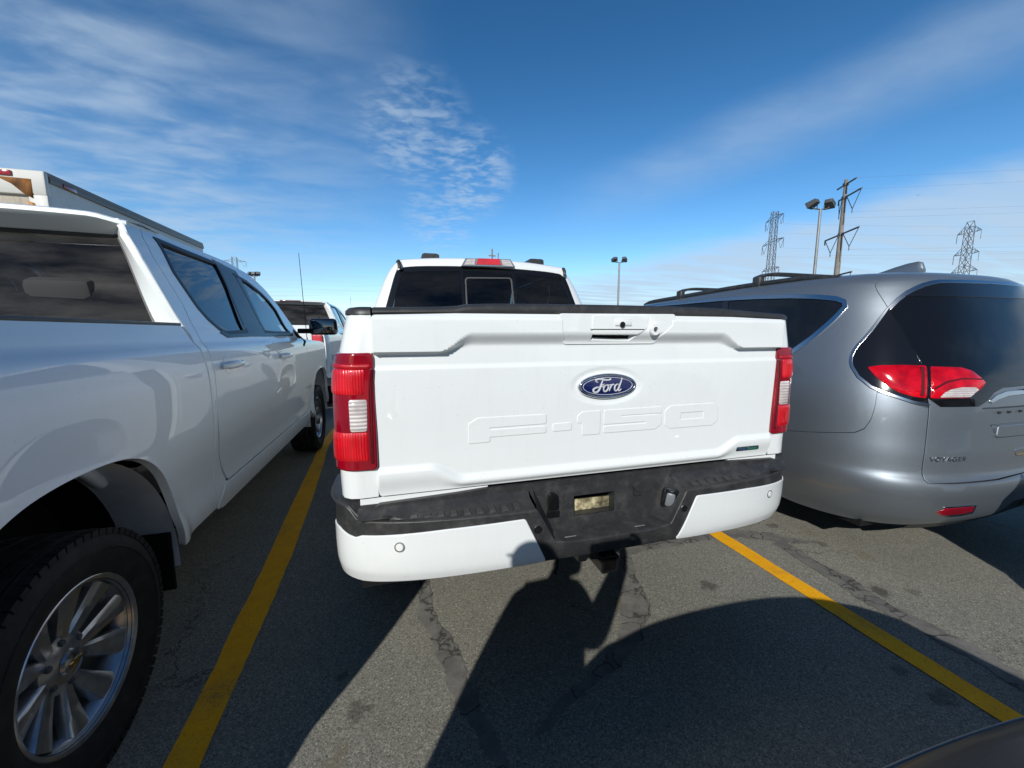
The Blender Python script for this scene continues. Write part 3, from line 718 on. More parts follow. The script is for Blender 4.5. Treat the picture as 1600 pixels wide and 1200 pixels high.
def pickup_cab(root, D, paint, chevy=True, base=chevy_side, dz=0., rwd=.66, ZT=CZ, WT=CW):
    """doors, pillars, roof, glass, hood, fenders, nose, interior and wheels, shared by the pickups"""
    P = []
    def A(o): place(o, D); P.append(o); return o
    wr, wf = rnd(W_REAR, .02), rnd(W_FRONT, .02)
    for sd in (1, -1):
        S = base if sd > 0 else mirrored(base)
        # rear door
        rd = SEAM_R+[(.95, .76), (1.03, .60), (2.065, .60), (2.065, 1.40), (1.99, 1.925), (1.30, 1.935)]
        d = A(sheet('rear_door', S, rnd(rd, .02), paint, root, [wr], .028, sd))
        fdp = [(2.07, .60), (3.04, .60), (3.13, .68), (3.165, .90), (3.12, 1.12), (3.075, 1.385), (2.99, 1.47), (2.86, 1.63), (2.68, 1.775), (2.47, 1.88), (2.25, 1.925), (1.995, 1.925), (2.07, 1.40)]
        f = A(sheet('front_door', S, rnd(fdp, .02), paint, root, [wf], .028, sd))
        for q, w_, dr in ((wr, 'door_window', d), (wf, 'door_window', f)):
            o = sheet('window_seal', S, shrink(q, -.006), M['seal_rubber'], dr, [shrink(q, .020)], .03, sd, .003, .012)
            o = sheet(w_, S, shrink(q, .012), M['dark_glass'] if q is wr else M['mid_glass'], dr, (), .05, sd, -.008, 0, False)
        sheet('pillar_cover', S, [(1.8631,1.9167),(2.1924,1.8826),(2.0955,1.399),(1.624,1.4006)], M['pillar_black'], d, (), .05, sd, .0025, .004)
        sheet('belt_moulding', S, [(1.2902,1.4179),(1.3458,1.3969),(1.7137,1.4038),(2.2995,1.3999),(2.8565,1.3983),(2.8099,1.3771),(2.2587,1.3791),(1.6799,1.3843),(1.3117,1.38),(1.2448,1.4067)], M['pillar_black'], d, (), .05, sd, .004, .006)
        for y0, z0 in ([(1.1274,1.23)]+[(2.2118,1.2196)]):
            hb = MB(); p = S(np.array([y0]), np.array([z0]))[0]
            hb.tube([(p[0]+sd*.012, y0-.105, z0), (p[0]+sd*.034, y0-.085, z0+.002), (p[0]+sd*.040, y0, z0+.003), (p[0]+sd*.034, y0+.085, z0+.002), (p[0]+sd*.012, y0+.105, z0)], [.013, .021, .022, .021, .013], 10)
            hd = hb.build('handle', paint, d if y0 < 2 else f, 50)
            cb = sheet('handle_cup', S, ell(y0, z0, .065, .05, 24), M['matte_black'] if False else paint, d if y0 < 2 else f, (), .02, sd, .0015, .004)
        # pillars and roof side
        cs = [(.70, 1.43)]+[p for p in C_CORNER[::-1]][0:]+[(.96, 1.948), (2.25, 1.948), (2.50, 1.905), (2.72, 1.80), (2.90, 1.66), (3.03, 1.50), (3.11, 1.385), (3.08, 1.392), (2.995, 1.475), (2.865, 1.635), (2.685, 1.78), (2.475, 1.886), (2.25, 1.931), (1.30, 1.941)]
        cs = C_CORNER[::-1]+[(.965, 1.95), (2.25, 1.95), (2.50, 1.905), (2.72, 1.80), (2.90, 1.66), (3.03, 1.50), (3.11, 1.385), (3.08, 1.392), (2.995, 1.475), (2.865, 1.635), (2.685, 1.78), (2.475, 1.886), (2.25, 1.931), (1.30, 1.941)]
        sm = [(p[0]-.006, p[1]) for p in SEAM_R]
        cs2 = cs+[(p[0]-.004, p[1]) for p in sm]+[(.91, .86), (.935, .76), (1.0, .60), (.95, .52), (.885, .50), (.885, 1.36)]
        A(sheet('cab_pillar', S, cs2, paint, root, (), .03, sd, 0, .03, edge=.008))
        A(sheet('rocker_panel', S, rnd([(.88, .49), (.96, .47), (3.02, .47), (3.13, .52), (3.12, .64), (3.045, .588), (1.03, .588), (.99, .600)], .012), paint, root, (), .03, sd, .004))
        fe = [(3.135, .61)]+arch(3.745, True)+[(4.30, .60), (4.40, .78), (4.56, .80), (4.60, 1.12), (4.52, 1.235), (4.0, 1.295), (3.085, 1.345), (3.085, 1.38), (3.13, 1.12), (3.172, .90), (3.14, .68)]
        A(sheet('front_fender', S, fe, paint, root, (), .03, sd, 0, .03))
        # wheel housing
        for yc in ((0., 3.745) if chevy else (0., 3.745)):
            lm = MB(); rows = []
            for xx in (.965, .90, .77):
                rows.append([(sd*xx, yc+.522*math.cos(t), .42+.585*math.sin(t)) for t in np.linspace(-.05, math.pi+.05, 32)])
            lm.grid(rows); ib = MB(); ib.grid([[(sd*xx, yc+.522*math.cos(t), .42+.585*math.sin(t)) for t in np.linspace(-.05, math.pi+.05, 32)] for xx in (.77, .60)]); ib.add([(sd*.60, yc+.522*math.cos(t), .42+.585*math.sin(t)) for t in np.linspace(-.05, math.pi+.05, 32)], [tuple(range(32))])
            lh = A(lm.build('wheel_housing', M['liner_grey'], root, 30)); ib.build('inner_panel', M['matte_black'], lh, 30)
            if yc == 0:
                ip = MB(); ip.tube([(sd*.90, .12, .985), (sd*.86, .23, .93), (sd*.82, .36, .845)], .024, 10); ip.build('brace', M['liner_grey'], lh, 40)
                for q in range(3): ip = MB(); ip.tube([(sd*(.80+.05*q), .508, .56+.02*q), (sd*(.80+.05*q), .524, .56+.02*q)], .010, 10); ip.build('drain_plug', M['matte_black'], lh, 40)
        fl = MB(); fl.box((sd*.78 if sd > 0 else -.955, .485, .30), (sd*.955 if sd > 0 else -.78, .50, .56), .004); A(fl.build('mud_flap', M['matte_black'], root))
        # mirror
        mm = MB(); mm.box((1.03*sd if sd > 0 else -1.30, 3.08, 1.385), (1.30 if sd > 0 else -1.03, 3.20, 1.555), .035)
        mr = A(mm.build('side_mirror', M['gloss_black'], root, 50))
        mg = MB(); mg.box((1.055 if sd > 0 else -1.275, 3.072, 1.405), (1.275 if sd > 0 else -1.055, 3.079, 1.535), .003); mg.build('mirror_glass', M['mirror_glass'], mr)
        ma = MB(); ma.prism([(2.985, 1.44), (3.06, 1.385), (3.17, 1.32), (3.02, 1.27), (2.93, 1.385)], lambda u, v, d_: (sd*(pch(v, ZT, WT)+d_), u, v), -.01, .006)
        ma.box((.93 if sd > 0 else -1.08, 3.06, 1.40), (1.08 if sd > 0 else -.93, 3.15, 1.45), .012); ma.build('mirror_arm', M['matte_black'], mr)
        wl = wheel_parts(root, sd*.965-sd*.1325, 0, .392, sd); place(wl, D); wl = wheel_parts(root, sd*.965-sd*.1325, 3.745, .392, sd); place(wl, D)
    # roof skin
    rows = []
    for y, ze, hw in ((1.09, 1.95, .66), (1.4, 1.952, .66), (1.9, 1.951, .66), (2.2, 1.946, .66), (2.32, 1.938, .665), (2.40, 1.92, .672)):
        rows.append([((hw+rwd-.66)*t, y-.03*(t*t) + (.10*(1-t*t) if y > 2.1 else 0)*(y-2.1)/.3, ze+dz+.034*(1-abs(t)**2.2)) for t in np.linspace(-1, 1, 21)])
    rf = MB(); rf.grid(rows); ro = A(rf.build('roof', paint, root, 50))
    rows2 = [[(p[0]*.98, p[1], p[2]-.035) for p in r] for r in rows]; hl = MB(); hl.grid(rows2); A(hl.build('headliner', M['liner'], root, 0))
    # windscreen, hood, cowl
    ws = MB(); rw = []
    for t in np.linspace(0, 1, 8):
        y = 2.43+(3.13-2.43)*t; z = 1.918+dz+(1.372-1.918-dz)*(t**1.15); hw = (rwd-.005)+(.80-rwd+.005)*t
        rw.append([(hw*s, y+.13*(1-s*s), z+.012*(1-s*s)) for s in np.linspace(-1, 1, 17)])
    ws.grid(rw); A(ws.build('windscreen', M['clear_glass'], root, 0))
    hd = MB(); rh = []
    for y, z, hw in ((3.10, 1.352, .93), (3.4, 1.345, .925), (3.8, 1.335, .915), (4.2, 1.30, .87), (4.45, 1.262, .80), (4.58, 1.215, .72)):
        rh.append([(hw*s, y+.16*(1-s*s)*(1 if y < 3.2 else .35), z-.045*abs(s)**3+(.028*(abs(s) < .62))) for s in np.linspace(-1, 1, 29)])
    hd.grid(rh); A(hd.build('hood', paint, root, 50))
    # nose
    gr = MB(); rg = []
    for z in (.74, .80, .95, 1.10, 1.20, 1.225): rg.append([(.70*s, 4.64+.06*(1-s*s)-(.03 if z > 1.21 else 0), z) for s in np.linspace(-1, 1, 15)])
    gr.grid(rg); go = A(gr.build('grille', M['gloss_black'], root, 40))
    br = MB()
    for z in (.86, .97, 1.08): br.tube([(.66*s, 4.665+.06*(1-s*s), z) for s in np.linspace(-1, 1, 15)], .014, 8)
    br.build('grille_bar', M['chrome'], go, 40)
    if chevy:
        e = MB()
        e.prism([(-.13, -.022), (.115, -.022), (.13, .022), (-.115, .022)], lambda u, v, d_: (u, 4.735+d_, .97+v), 0, .012); e.prism([(-.045, -.045), (.035, -.045), (.045, .045), (-.035, .045)], lambda u, v, d_: (u, 4.735+d_, .97+v), 0, .014)
        e.build('grille_emblem', M['gold_metal'], go)
    for sd in (1, -1):
        h = MB(); h.prism([(.70, .98), (.90, 1.0), (.93, 1.13), (.72, 1.2)], lambda u, v, d_: (sd*u, 4.70-.55*(u-.70)+d_, v), -.15, .0); A(h.build('headlight', M['lamp_grey'], root, 40))
    bp = MB(); bp.grid([[(.95*s, 4.76-.34*abs(s)**3+q, z) for s in np.linspace(-1, 1, 25)] for z, q in ((.45, -.06), (.50, -.01), (.60, .0), (.70, -.01), (.76, -.05))]); A(bp.build('front_bumper', M['chrome'] if chevy else paint, root, 50))
    # dark underbody, floor and interior
    ub = MB(); ub.box((-.80, .90, .40), (.80, 3.12, .62)); ub.box((-.87, .93, .60), (.87, .96, 1.38)); ub.box((-.50, -.95, .42), (-.38, 4.4, .56)); ub.box((.38, -.95, .42), (.50, 4.4, .56)); ub.box((-.52, 3.1, .5), (.52, 4.5, 1.15)); ub.box((-.80, 3.10, .62), (.80, 3.16, 1.30))
    ub.tube([(-.75, 0, .39), (.75, 0, .39)], .05, 10); ub.tube([(-.75, 3.745, .39), (.75, 3.745, .39)], .04, 10)
    ub.lathe([(.001, -.13), (.12, -.10), (.15, 0), (.12, .10), (.001, .13)], 20, Matrix.Translation((0, 0, .39)))
    for sd in (1, -1): ub.box((sd*.88-.01, .96, .60), (sd*.88+.01, 3.10, 1.33))
    A(ub.build('underbody', M['shell_black'], root))
    for sx_, sy_, sw_ in ((-.40, 1.12, .62), (.40, 1.12, .62), (-.42, 1.95, .52), (.42, 1.95, .52)):
        st = MB(); seat(st, sx_, sy_, sw_); A(st.build('seat', M['seat_cloth'], root, 40))
    ds = MB(); ds.box((-.80, 2.72, .95), (.80, 3.10, 1.30), .06); ds.tube([(-.42+.18*math.cos(t), 2.62-.06*math.sin(t), 1.22+.17*math.sin(t)) for t in np.linspace(0, 2*math.pi, 24, endpoint=False)], .014, 8, closed=True); A(ds.build('dashboard', M['matte_black'], root, 40))
    rm = MB(); rm.box((-.12, 2.55, 1.74), (.12, 2.58, 1.80), .012); rm.tube([(0, 2.57, 1.80), (0, 2.62, 1.86)], .008, 6); A(rm.build('cabin_mirror', M['matte_black'], root))
    return P

def chevy_truck(paint):
    t = thing('pickup_truck', 'white crew cab pickup at left, its back window and rear wheel close to the camera', 'pickup truck', CHEVY[:3], 0, 'white pickups parked in the lot')
    pickup_cab(t, 0, paint, True)
    for sd in (1, -1):
        S = chevy_side if sd > 0 else mirrored(chevy_side)
        bs = [(.565, .50), (.862, .50), (.862, 1.443), (-1.17, 1.443), (-1.19, 1.40), (-1.19, .66), (-1.13, .60), (-.60, .53)]+arch(0, True)
        sheet('bedside', S, bs, paint, t, (), .03, sd, 0, .03)
        rl = MB(); rl.box((sd*.865-.046, -1.17, 1.441), (sd*.865+.046, .865, 1.456), .005); rl.build('bed_rail', M['black_plastic'], t)
    # cab back
    for sd in (1, -1):
        cp = MB()
        B = [chevy_side(np.array([u]), np.array([v]))[0] for u, v in cr(C_CORNER, 4)]; G = [chevy_glass(np.array([u]), np.array([v]))[0] for u, v in cr(C_GLASS, 6)]
        n = 20
        def samp(L, t): 
            f = t*(len(L)-1); i = min(int(f), len(L)-2); return L[i]*(1-(f-i))+L[i+1]*(f-i)
        rows = [[(sd*(a[0]*(1-q)+b[0]*q), a[1]*(1-q)+b[1]*q-.012*math.sin(q*math.pi), a[2]*(1-q)+b[2]*q) for q in np.linspace(0, 1, 6)] for a, b in ((samp(G, k/n), samp(B, k/n)) for k in range(n+1))]
        # glass edge points sit on the driver's mirror image too
        cp.grid([[(abs(p[0])*sd, p[1], p[2]) for p in r] for r in rows])
        cp.build('rear_pillar', paint, t, 50)
    R = [(abs(u), v) for u, v in C_GLASS]; R[0] = (R[0][0]-.012, R[0][1]+.03); gl = R+[(-u, v) for u, v in R[::-1]]
    sheet('rear_window', chevy_glass, gl, M['dusty_glass'], t, (), .06, 1, -.004, 0, False)
    sheet('window_seal', chevy_glass, shrink(gl, -.006), M['seal_rubber'], t, [shrink(gl, .005)], .05, 1, .002, .01)
    hw_ = MB(); hw_.box((-.88, .895, .60), (.88, .92, 1.448)); hw_.build('cab_back', paint, t)
    sp = MB(); rows = []
    xs_ = np.linspace(-1, 1, 41)
    for s in xs_:
        e = abs(s); drop = .022*sst(e, .80, 1.0); hwx = .684*s
        rows.append([(hwx*.972, 1.30, 1.989-.035*e**2.2), (hwx*.99, 1.10, 1.993-.030*e**2.2-drop*.2), (hwx, .945+.04*e**4, 1.984-.016*e**2.2-drop), (hwx, .930+.04*e**4, 1.976-.014*e**2.2-drop), (hwx, .928+.04*e**4, 1.957-.012*e**2.2-drop), (hwx, .95+.045*e**4, 1.938-.010*e**2-drop*.6), (hwx*.985, 1.052+.02*e**2, 1.898-.008*e**2)])
    sp.grid(rows); sp.build('roof_spoiler', paint, t, 50)
    cl = MB(); cl.box((-.19, .922, 1.952), (.19, .94, 1.974), .004); cl.build('brake_light', M['red_dark'], t)
    # bed box and tail, plus an added panel below the gate to block sunlight
    bd = MB(); bd.box((-.90, -1.20, .52), (.90, -1.16, .86)); bd.box((-.57, -1.17, .84), (.57, .86, .90)); bd.box((-.83, -1.17, .838), (.83, -.56, .898)); bd.box((-.83, .56, .838), (.83, .86, .898))
    for sd in (-1, 1): bd.box((sd*.825-.025, -1.15, .88), (sd*.825+.025, -.56, 1.43)); bd.box((sd*.825-.025, .56, .88), (sd*.825+.025, .86, 1.43)); bd.box((sd*.825-.023, -.57, 1.03), (sd*.825+.023, .57, 1.428)); bd.box((sd*.70-.13, -.57, 1.02), (sd*.70+.13, .57, 1.04)); bd.box((sd*.575-.005, -.57, .85), (sd*.575+.005, .57, 1.03))
    bd.box((-.82, .82, .88), (.82, .86, 1.42)); bd.build('bed_liner', M['matte_black'], t)
    tg = MB(); tg.box((-.77, -1.225, .80), (.77, -1.17, 1.445), .012); tg.box((-.62, -1.235, 1.0), (.62, -1.222, 1.28), .006); tgo = tg.build('tailgate', paint, t); 
    hh = MB(); hh.box((-.12, -1.24, 1.32), (.12, -1.228, 1.38), .006); hh.build('tailgate_handle', M['matte_black'], tgo)
    for sd in (1, -1):
        l = MB(); l.box((sd*.845-.072, -1.23, .90), (sd*.845+.072, -1.10, 1.30), .02); lo = l.build('tail_light', M['red_ribbed'], t); w = MB(); w.box((sd*.83-.05, -1.236, 1.13), (sd*.83+.05, -1.225, 1.20), .006); w.build('reverse_lens', M['clear_ribbed'], lo)
        p = MB(); p.box((sd*.845-.07, -1.215, 1.302), (sd*.845+.06, -1.12, 1.44), .012); p.build('bed_corner', paint, t); p = MB(); p.box((sd*.845-.07, -1.215, .70), (sd*.845+.06, -1.12, .898), .012); p.build('bed_corner', paint, t)
    rb = MB(); rb.grid([[(.93*s, -1.36+.13*abs(s)**4+q, z) for s in np.linspace(-1, 1, 25)] for z, q in ((.50, .05), (.54, .0), (.68, .0), (.73, .03), (.735, .14))]); rb.build('rear_bumper', M['chrome'], t, 50)
    an = MB(); b = Vector((.86, 3.86, 1.30)); an.tube([b, b+Vector((0, -.03, .06)), b+Vector((-.02, -.07, 1.02))], [.010, .004, .0028], 8); an.build('antenna', M['matte_black'], t)
    return t
chevy = chevy_truck(M['chevy_white'])

# ------------------------------------------------------------------ the white pickup in the middle, tail towards the camera
def ford_truck():
    P = M['white_paint']
    t = thing('pickup_truck', 'clean white pickup in the middle with a closed tailgate carrying a blue oval badge', 'pickup truck', FORD[:3], FORD[3], 'white pickups parked in the lot')
    pickup_cab(t, 1.17, P, False, ford_cab, .026, .70, FCZ, FCW)
    # bedsides wrapped round the tail corners
    L = FR*math.pi/2
    def edge(z, gap=.0): return float(L+pch(z, FZ, FW)-FR-.803-gap)
    for S, sg in ((ford_side, 1), (ford_side_r, -1)):
        ar = [(-(y+1.17)+FR, z) for y, z in arch(0)]     # front to rear in u
        out = [(-1.80, 1.462), (edge(1.462), 1.462), (edge(1.348), 1.348), (-.085, 1.346), (-.075, .984), (edge(.981), .981), (edge(.89), .886), (-.02, .884), (-.10, .84), (-.20, .68)]+ar[::-1]+[(-1.80, .50)]
        bs = sheet('bedside', S, out, P, t, (), .03, sg, 0, .03)
        cp = MB(); us = list(np.linspace(-1.80, 0, 12))+list(np.linspace(.012, edge(1.462), 8)); rows = []
        for u in us:
            p = S(np.array([u]), np.array([1.462]))[0]; n = snorm(S, np.array([u]), np.array([1.40]), sg)[0]; n[2] = 0; n /= np.linalg.norm(n); up = Vector((0, 0, 1))
            q = [p+n*.003+np.array([0, 0, .002]), p+n*.002+np.array([0, 0, .014]), p-n*.008+np.array([0, 0, .023]), p-n*.03+np.array([0, 0, .027]), p-n*.075+np.array([0, 0, .028]), p-n*.08]
            rows.append(q)
        cp.grid(rows); cp.add(rows[-1], [tuple(range(6))]); cp.build('bed_cap', M['cap_plastic'], t, 50)
        # tail lamp: smooth body, ribbed fields, clear reversing lens
        e0 = lambda z: edge(z, .004)
        body = [(-.070, .990), (e0(.99), .984), (e0(1.1), 1.1), (e0(1.25), 1.25), (e0(1.34), 1.341), (-.072, 1.338), (-.084, 1.29), (-.086, 1.215), (-.076, 1.20), (-.080, 1.05)]
        lb = sheet('tail_light', S, rnd(body, .008), M['red_smooth'], t, (), .012, sg, .012, .05, edge=.008)
        def over(nm, q, m, off=.0135, b=.003): return sheet(nm, S, rnd(q, .006, 3), m, lb, (), .01, sg, off, .004, bulge=b, bulge_w=.012)
        over('brake_lens', [(-.060, 1.222), (e0(1.3)-.020, 1.222), (e0(1.3)-.020, 1.296), (-.060, 1.296)], M['red_ribbed'])
        over('lower_lens', [(-.050, 1.012), (e0(1.05)-.020, 1.012), (e0(1.05)-.020, 1.100), (-.050, 1.100)], M['red_ribbed'])
        over('reverse_lens', [(.082, 1.107), (e0(1.15)-.021, 1.107), (e0(1.15)-.019, 1.203), (.080, 1.204)], M['clear_ribbed'], .014)
        over('lens_rib', [(-.07, 1.302), (e0(1.3)-.006, 1.302), (e0(1.3)-.006, 1.312), (-.07, 1.312)], M['red_reflector'], .0145)
        over('lens_edge', [(e0(1.1)-.012, 1.0), (e0(1.1)-.003, 1.0), (e0(1.1)-.003, 1.30), (e0(1.1)-.012, 1.30)], M['red_dark'], .0135, .001)
    # dark jambs behind the gaps, sill under the gate
    
    for x0_, x1_ in ((-.86, -.44), (.60, .86)): jb = MB(); jb.box((x0_, .012, .80), (x1_, .03, .878)); jb.build('rear_sill', P, t)
    jd = MB(); jd.box((-.87, .045, .55), (.87, .07, 1.44)); jd.build('bed_frame', M['shell_black'], t)
    bd = MB(); bd.box((-.57, .08, .86), (.57, 1.95, .90)); bd.box((-.83, .08, 1.03), (-.79, 1.95, 1.44)); bd.box((.79, .08, 1.03), (.83, 1.95, 1.44)); bd.box((-.82, .08, 1.01), (-.565, 1.95, 1.035)); bd.box((.565, .08, 1.01), (.82, 1.95, 1.035)); bd.box((-.80, 1.82, .88), (.80, 1.86, 1.42)); bd.build('bed_liner', M['matte_black'], t)
    # tailgate with pressed shape
    bz = [(-0.1935,1.4717),(-0.1901,1.4091),(-0.1677,1.3712),(0.1972,1.3708),(0.2672,1.4331),(0.269,1.475)]
    gate = sheet('tailgate', ford_gate, rnd([(-.797, .886), (.797, .886), (.797, 1.462), (.55, 1.469), (0, 1.471), (-.55, 1.469), (-.797, 1.462)], [.01, .01, .01, 0, 0, 0, .01]), P, t, [shrink(bz, .006)], .0068, 1, 0, .03, edge=.004)
    cap = MB(); rows = []
    ct = [(-.80, 1.486), (-.54, 1.494), (-.50, 1.501), (-.24, 1.507), (.08, 1.509), (.447, 1.506), (.60, 1.499), (.80, 1.487)]
    for x in np.linspace(-.797, .797, 61):
        zt = float(pch(x, *zip(*ct))); zb = 1.464+.009*(1-abs(x/.797)**2.5)
        rows.append([(x, .01, zb), (x, -.010, zb+.001), (x, -.0135, zb+.006), (x, -.012, zt-.010), (x, -.004, zt-.002), (x, .012, zt), (x, .050, zt+.003), (x, .066, zt-.008), (x, .068, zb)])
    cap.grid(rows); n = 9; m_ = len(rows); cap.add(rows[0], [tuple(range(n))]); cap.add(rows[-1], [tuple(range(n))[::-1]])
    cap.build('gate_cap', M['cap_plastic'], gate, 45)
    def bez(u, v):
        u = np.asarray(u, float); v = np.asarray(v, float); return np.stack([u, -.0275+.022*sst(v, 1.412, 1.372), v+0*u], -1)
    op = [(-0.0695,1.4034),(0.1187,1.402),(0.0901,1.3775),(-0.0689,1.3819)]
    hz = sheet('handle_bezel', bez, rnd(bz, .010), P, gate, [op], .010, 1, 0, .03, edge=.003)
    hb = sheet('handle', bez, rnd([(-0.0687,1.4665),(0.1508,1.469),(0.15,1.4303),(0.1316,1.4161),(0.1131,1.4055),(-0.067,1.4057)], .006), P, hz, (), .010, 1, .0035, .012, edge=.003)
    ln = MB(); ln.box((-.08, -.0345, 1.421), (.135, -.0312, 1.4225)); ln.build('handle_groove', M['matte_black'], hb)
    rc = MB(); rc.box((-.085, .004, 1.34), (.16, .012, 1.42)); rc.build('handle_recess', M['shell_black'], hz)
    def disc(nm, px, r, y0, y1, mat, par, rim=None):
        (x, z), = px; T = Matrix.Translation((x, y0, z)) @ Matrix.Rotation(rad(-90), 4, 'Z'); d = MB()
        q = y0-y1; d.lathe([(.0005, q), (r*.8, q), (r, q*.75), (r*1.02, -.004)] if rim is None else [(.0005, q*.35), (rim, q*.35), (rim*1.05, q), (r*.92, q), (r, q*.7), (r*1.03, -.004)], 28, T)
        return d.build(nm, mat, par, 40)
    pr = MB(); (cx, cz), = [(0.0438,1.4379)]; pr.box((cx-.028, -.0355, cz-.004), (cx+.040, -.030, cz+.020), .004); pr.build('camera_housing', P, hz)
    disc('camera', [(0.0438,1.4379)], .0105, -.031, -.040, M['gloss_black'], hz)
    disc('lock', [(0.1793,1.4209)], .022, -.024, -.040, P, hz, .009); disc('lock_core', [(0.1793,1.4209)], .008, -.026, -.037, M['dark_steel'], hz)
    # oval badge
    ex, ez = .008, 1.216; em = MB(); T = Matrix.Translation((ex, 0, ez))
    def ering(rx, rz, prof, n=64):
        rows = []
        for k in range(n):
            a_ = 2*math.pi*k/n; rows.append([(ex+(rx+d)*math.cos(a_), y, ez+(rz+d)*math.sin(a_)) for d, y in prof])
        return rows
    y0 = -.004
    def ring(mb, rx, rz, prof): r = ering(rx, rz, prof); mb.grid(r+[r[0]])
    ring(em, .1185, .0465, [(.001, y0+.008), (.0, y0-.006), (-.003, y0-.010), (-.007, y0-.0105), (-.010, y0-.008), (-.0105, y0-.004)])
    eo = em.build('oval_badge', M['chrome'], gate, 50)
    bl = MB(); rows = [[(ex+(.1085*q)*math.cos(a_), y0-.0055-.0025*(1-q*q), ez+(.0365*q)*math.sin(a_)) for a_ in np.linspace(0, 2*math.pi, 65)] for q in (.001, .4, .8, 1.0)]; bl.grid([r[::-1] for r in rows]); bl.build('badge_field', M['emblem_blue'], eo, 0)
    rg = MB(); ring(rg, .1005, .0315, [(.001, y0-.0055), (.0008, y0-.0082), (-.0008, y0-.0082), (-.001, y0-.0055)]); 
    # script drawn with swelling pen strokes
    def pen(pts, r0):
        q = cr(pts, 6); mx = len(q); rr = [r0*1.6*(.6+.6*math.sin(math.pi*(i+.5)/mx)) for i in range(mx)]
        rg.tube([(ex+x*.00112, y0-.0085, ez+z*.00112) for x, z in q], rr, 6)
    pen([(-38, 13), (-44, 16), (-45, 21), (-36, 24), (-22, 23), (-10, 20), (2, 20), (8, 23), (4, 24)], .0021)
    pen([(-18, 22), (-24, 12), (-28, 0), (-33, -12), (-42, -19), (-52, -17), (-53, -9), (-44, -4), (-33, -3), (-22, -1), (-12, 1)], .0021)
    pen([(-31, 4), (-22, 5), (-14, 7)], .0013)
    pen([(-4, 4), (-11, 2), (-17, -7), (-15, -16), (-8, -17), (-1, -9), (0, 0), (-4, 4), (2, 3), (8, 5)], .0017)
    pen([(8, 5), (10, 0), (6, -9), (4, -17)], .0017); pen([(7, -6), (12, 2), (18, 5), (22, 3)], .0016)
    pen([(38, 3), (32, 5), (25, -1), (23, -11), (28, -17), (35, -12), (40, -2)], .0017)
    pen([(50, 26), (46, 12), (40, -4), (37, -14), (41, -17), (48, -11)], .0018)
    rg.build('badge_script', M['script_silver'], eo, 50)
    # raised characters on the gate
    cl = lambda q, c: rnd(q, 0)
    let = {
     'F': ([(-.506, 1.039), (-.436, 1.040), (-.436, 1.057), (-.231, 1.058), (-.231, 1.079), (-.436, 1.078), (-.436, 1.090), (-.231, 1.091), (-.231, 1.121), (-.476, 1.122), (-.506, 1.104)], []),
     'dash': ([(-.201, 1.060), (-.132, 1.061), (-.132, 1.085), (-.201, 1.084)], []),
     'one': ([(-.086, 1.038), (-.017, 1.038), (-.017, 1.123), (-.088, 1.122), (-.106, 1.108), (-.106, 1.085), (-.086, 1.085)], []),
     'five': ([(.002, 1.040), (.222, 1.040), (.248, 1.056), (.248, 1.085), (.234, 1.094), (.072, 1.094), (.072, 1.103), (.248, 1.103), (.248, 1.124), (.002, 1.123), (.002, 1.073), (.182, 1.073), (.182, 1.062), (.002, 1.062)], []),
     'zero': ([(.268, 1.054), (.290, 1.038), (.494, 1.038), (.517, 1.054), (.517, 1.108), (.496, 1.125), (.290, 1.125), (.268, 1.108)], [[(.336, 1.066), (.450, 1.066), (.450, 1.098), (.336, 1.098)]])}
    for k, (o, h) in let.items():
        sheet('raised_lettering', ford_gate, rnd(o, .004, 3), P, gate, [rnd(q, .003, 3) for q in h], .012, 1, .0019, .0042, edge=.0048)
    # engine badge
    bx = MB(); bx.box((.621, -.012, .9175), (.737, -.001, .9345), .003); bo = bx.build('engine_badge', M['badge_grey'], gate)
    for txt, x, mt in (('Eco', .647, 'badge_blue'), ('Boost', .699, 'badge_green')):
        V, F = text_mesh(txt, .0185, .0008, spacing=.95); b_ = MB(); b_.add([(v[0]*1.25+x, v[1]-.0130, v[2]*.85+.926) for v in V], F); b_.build('badge_lettering', M[mt], bo, 0)
    # bumper
    for sg in (1, -1):
        w = [(-.343, .794), (-.268, .634), (-.33, .630), (-.60, .620), (-.78, .613), (-.88, .606), (-1.0, .610), (-1.16, .62), (-1.20, .70), (-1.13, .748), (-1.04, .772), (-.975, .776), (-.925, .764), (-.893, .760), (-.868, .770), (-.60, .786)]
        q = [(u*-sg, v) for u, v in w]
        bp = sheet('bumper_face', ford_bumper, rnd(q, .006, 3), P, t, (), .02, 1, .004, .03, edge=.004)
        (su, sv), = [(-0.7468,0.7405)]; su = -abs(su)*sg*-1
        pt = ford_bumper(np.array([su]), np.array([sv]))[0]; nn = snorm(ford_bumper, np.array([su]), np.array([sv]), 1)[0]
        T = Matrix.Translation(pt+nn*.005) @ Vector(nn).to_track_quat('X', 'Z').to_matrix().to_4x4(); d = MB()
        d.lathe([(.0005, .003), (.011, .003), (.0125, .0015), (.0128, -.002)], 28, T); d.build('parking_sensor', P, bp, 40)
        d = MB(); d.lathe([(.0132, -.001), (.0135, .0016), (.0165, .0016), (.017, -.001)], 28, T); d.build('sensor_ring', M['lamp_grey'], bp, 40)
    # black cover: bumper face band with the plate recess cut out of it
    hf = [(1.25, .62), (1.25, .880), (1.0, .872), (.925, .862), (.865, .8165), (.298, .8165), (.236, .698), (.16, .6865)]
    blk = [(-u, v) for u, v in hf]+hf[::-1]+[(1.0, .604), (.88, .600), (.60, .614), (.268, .630), (-.268, .630), (-.60, .614), (-.88, .600), (-1.0, .604)]
    cov = sheet('bumper_cover', ford_bumper, rnd(blk, .008, 3), M['black_plastic'], t, (), .02, 1, 0, .02, edge=.005)
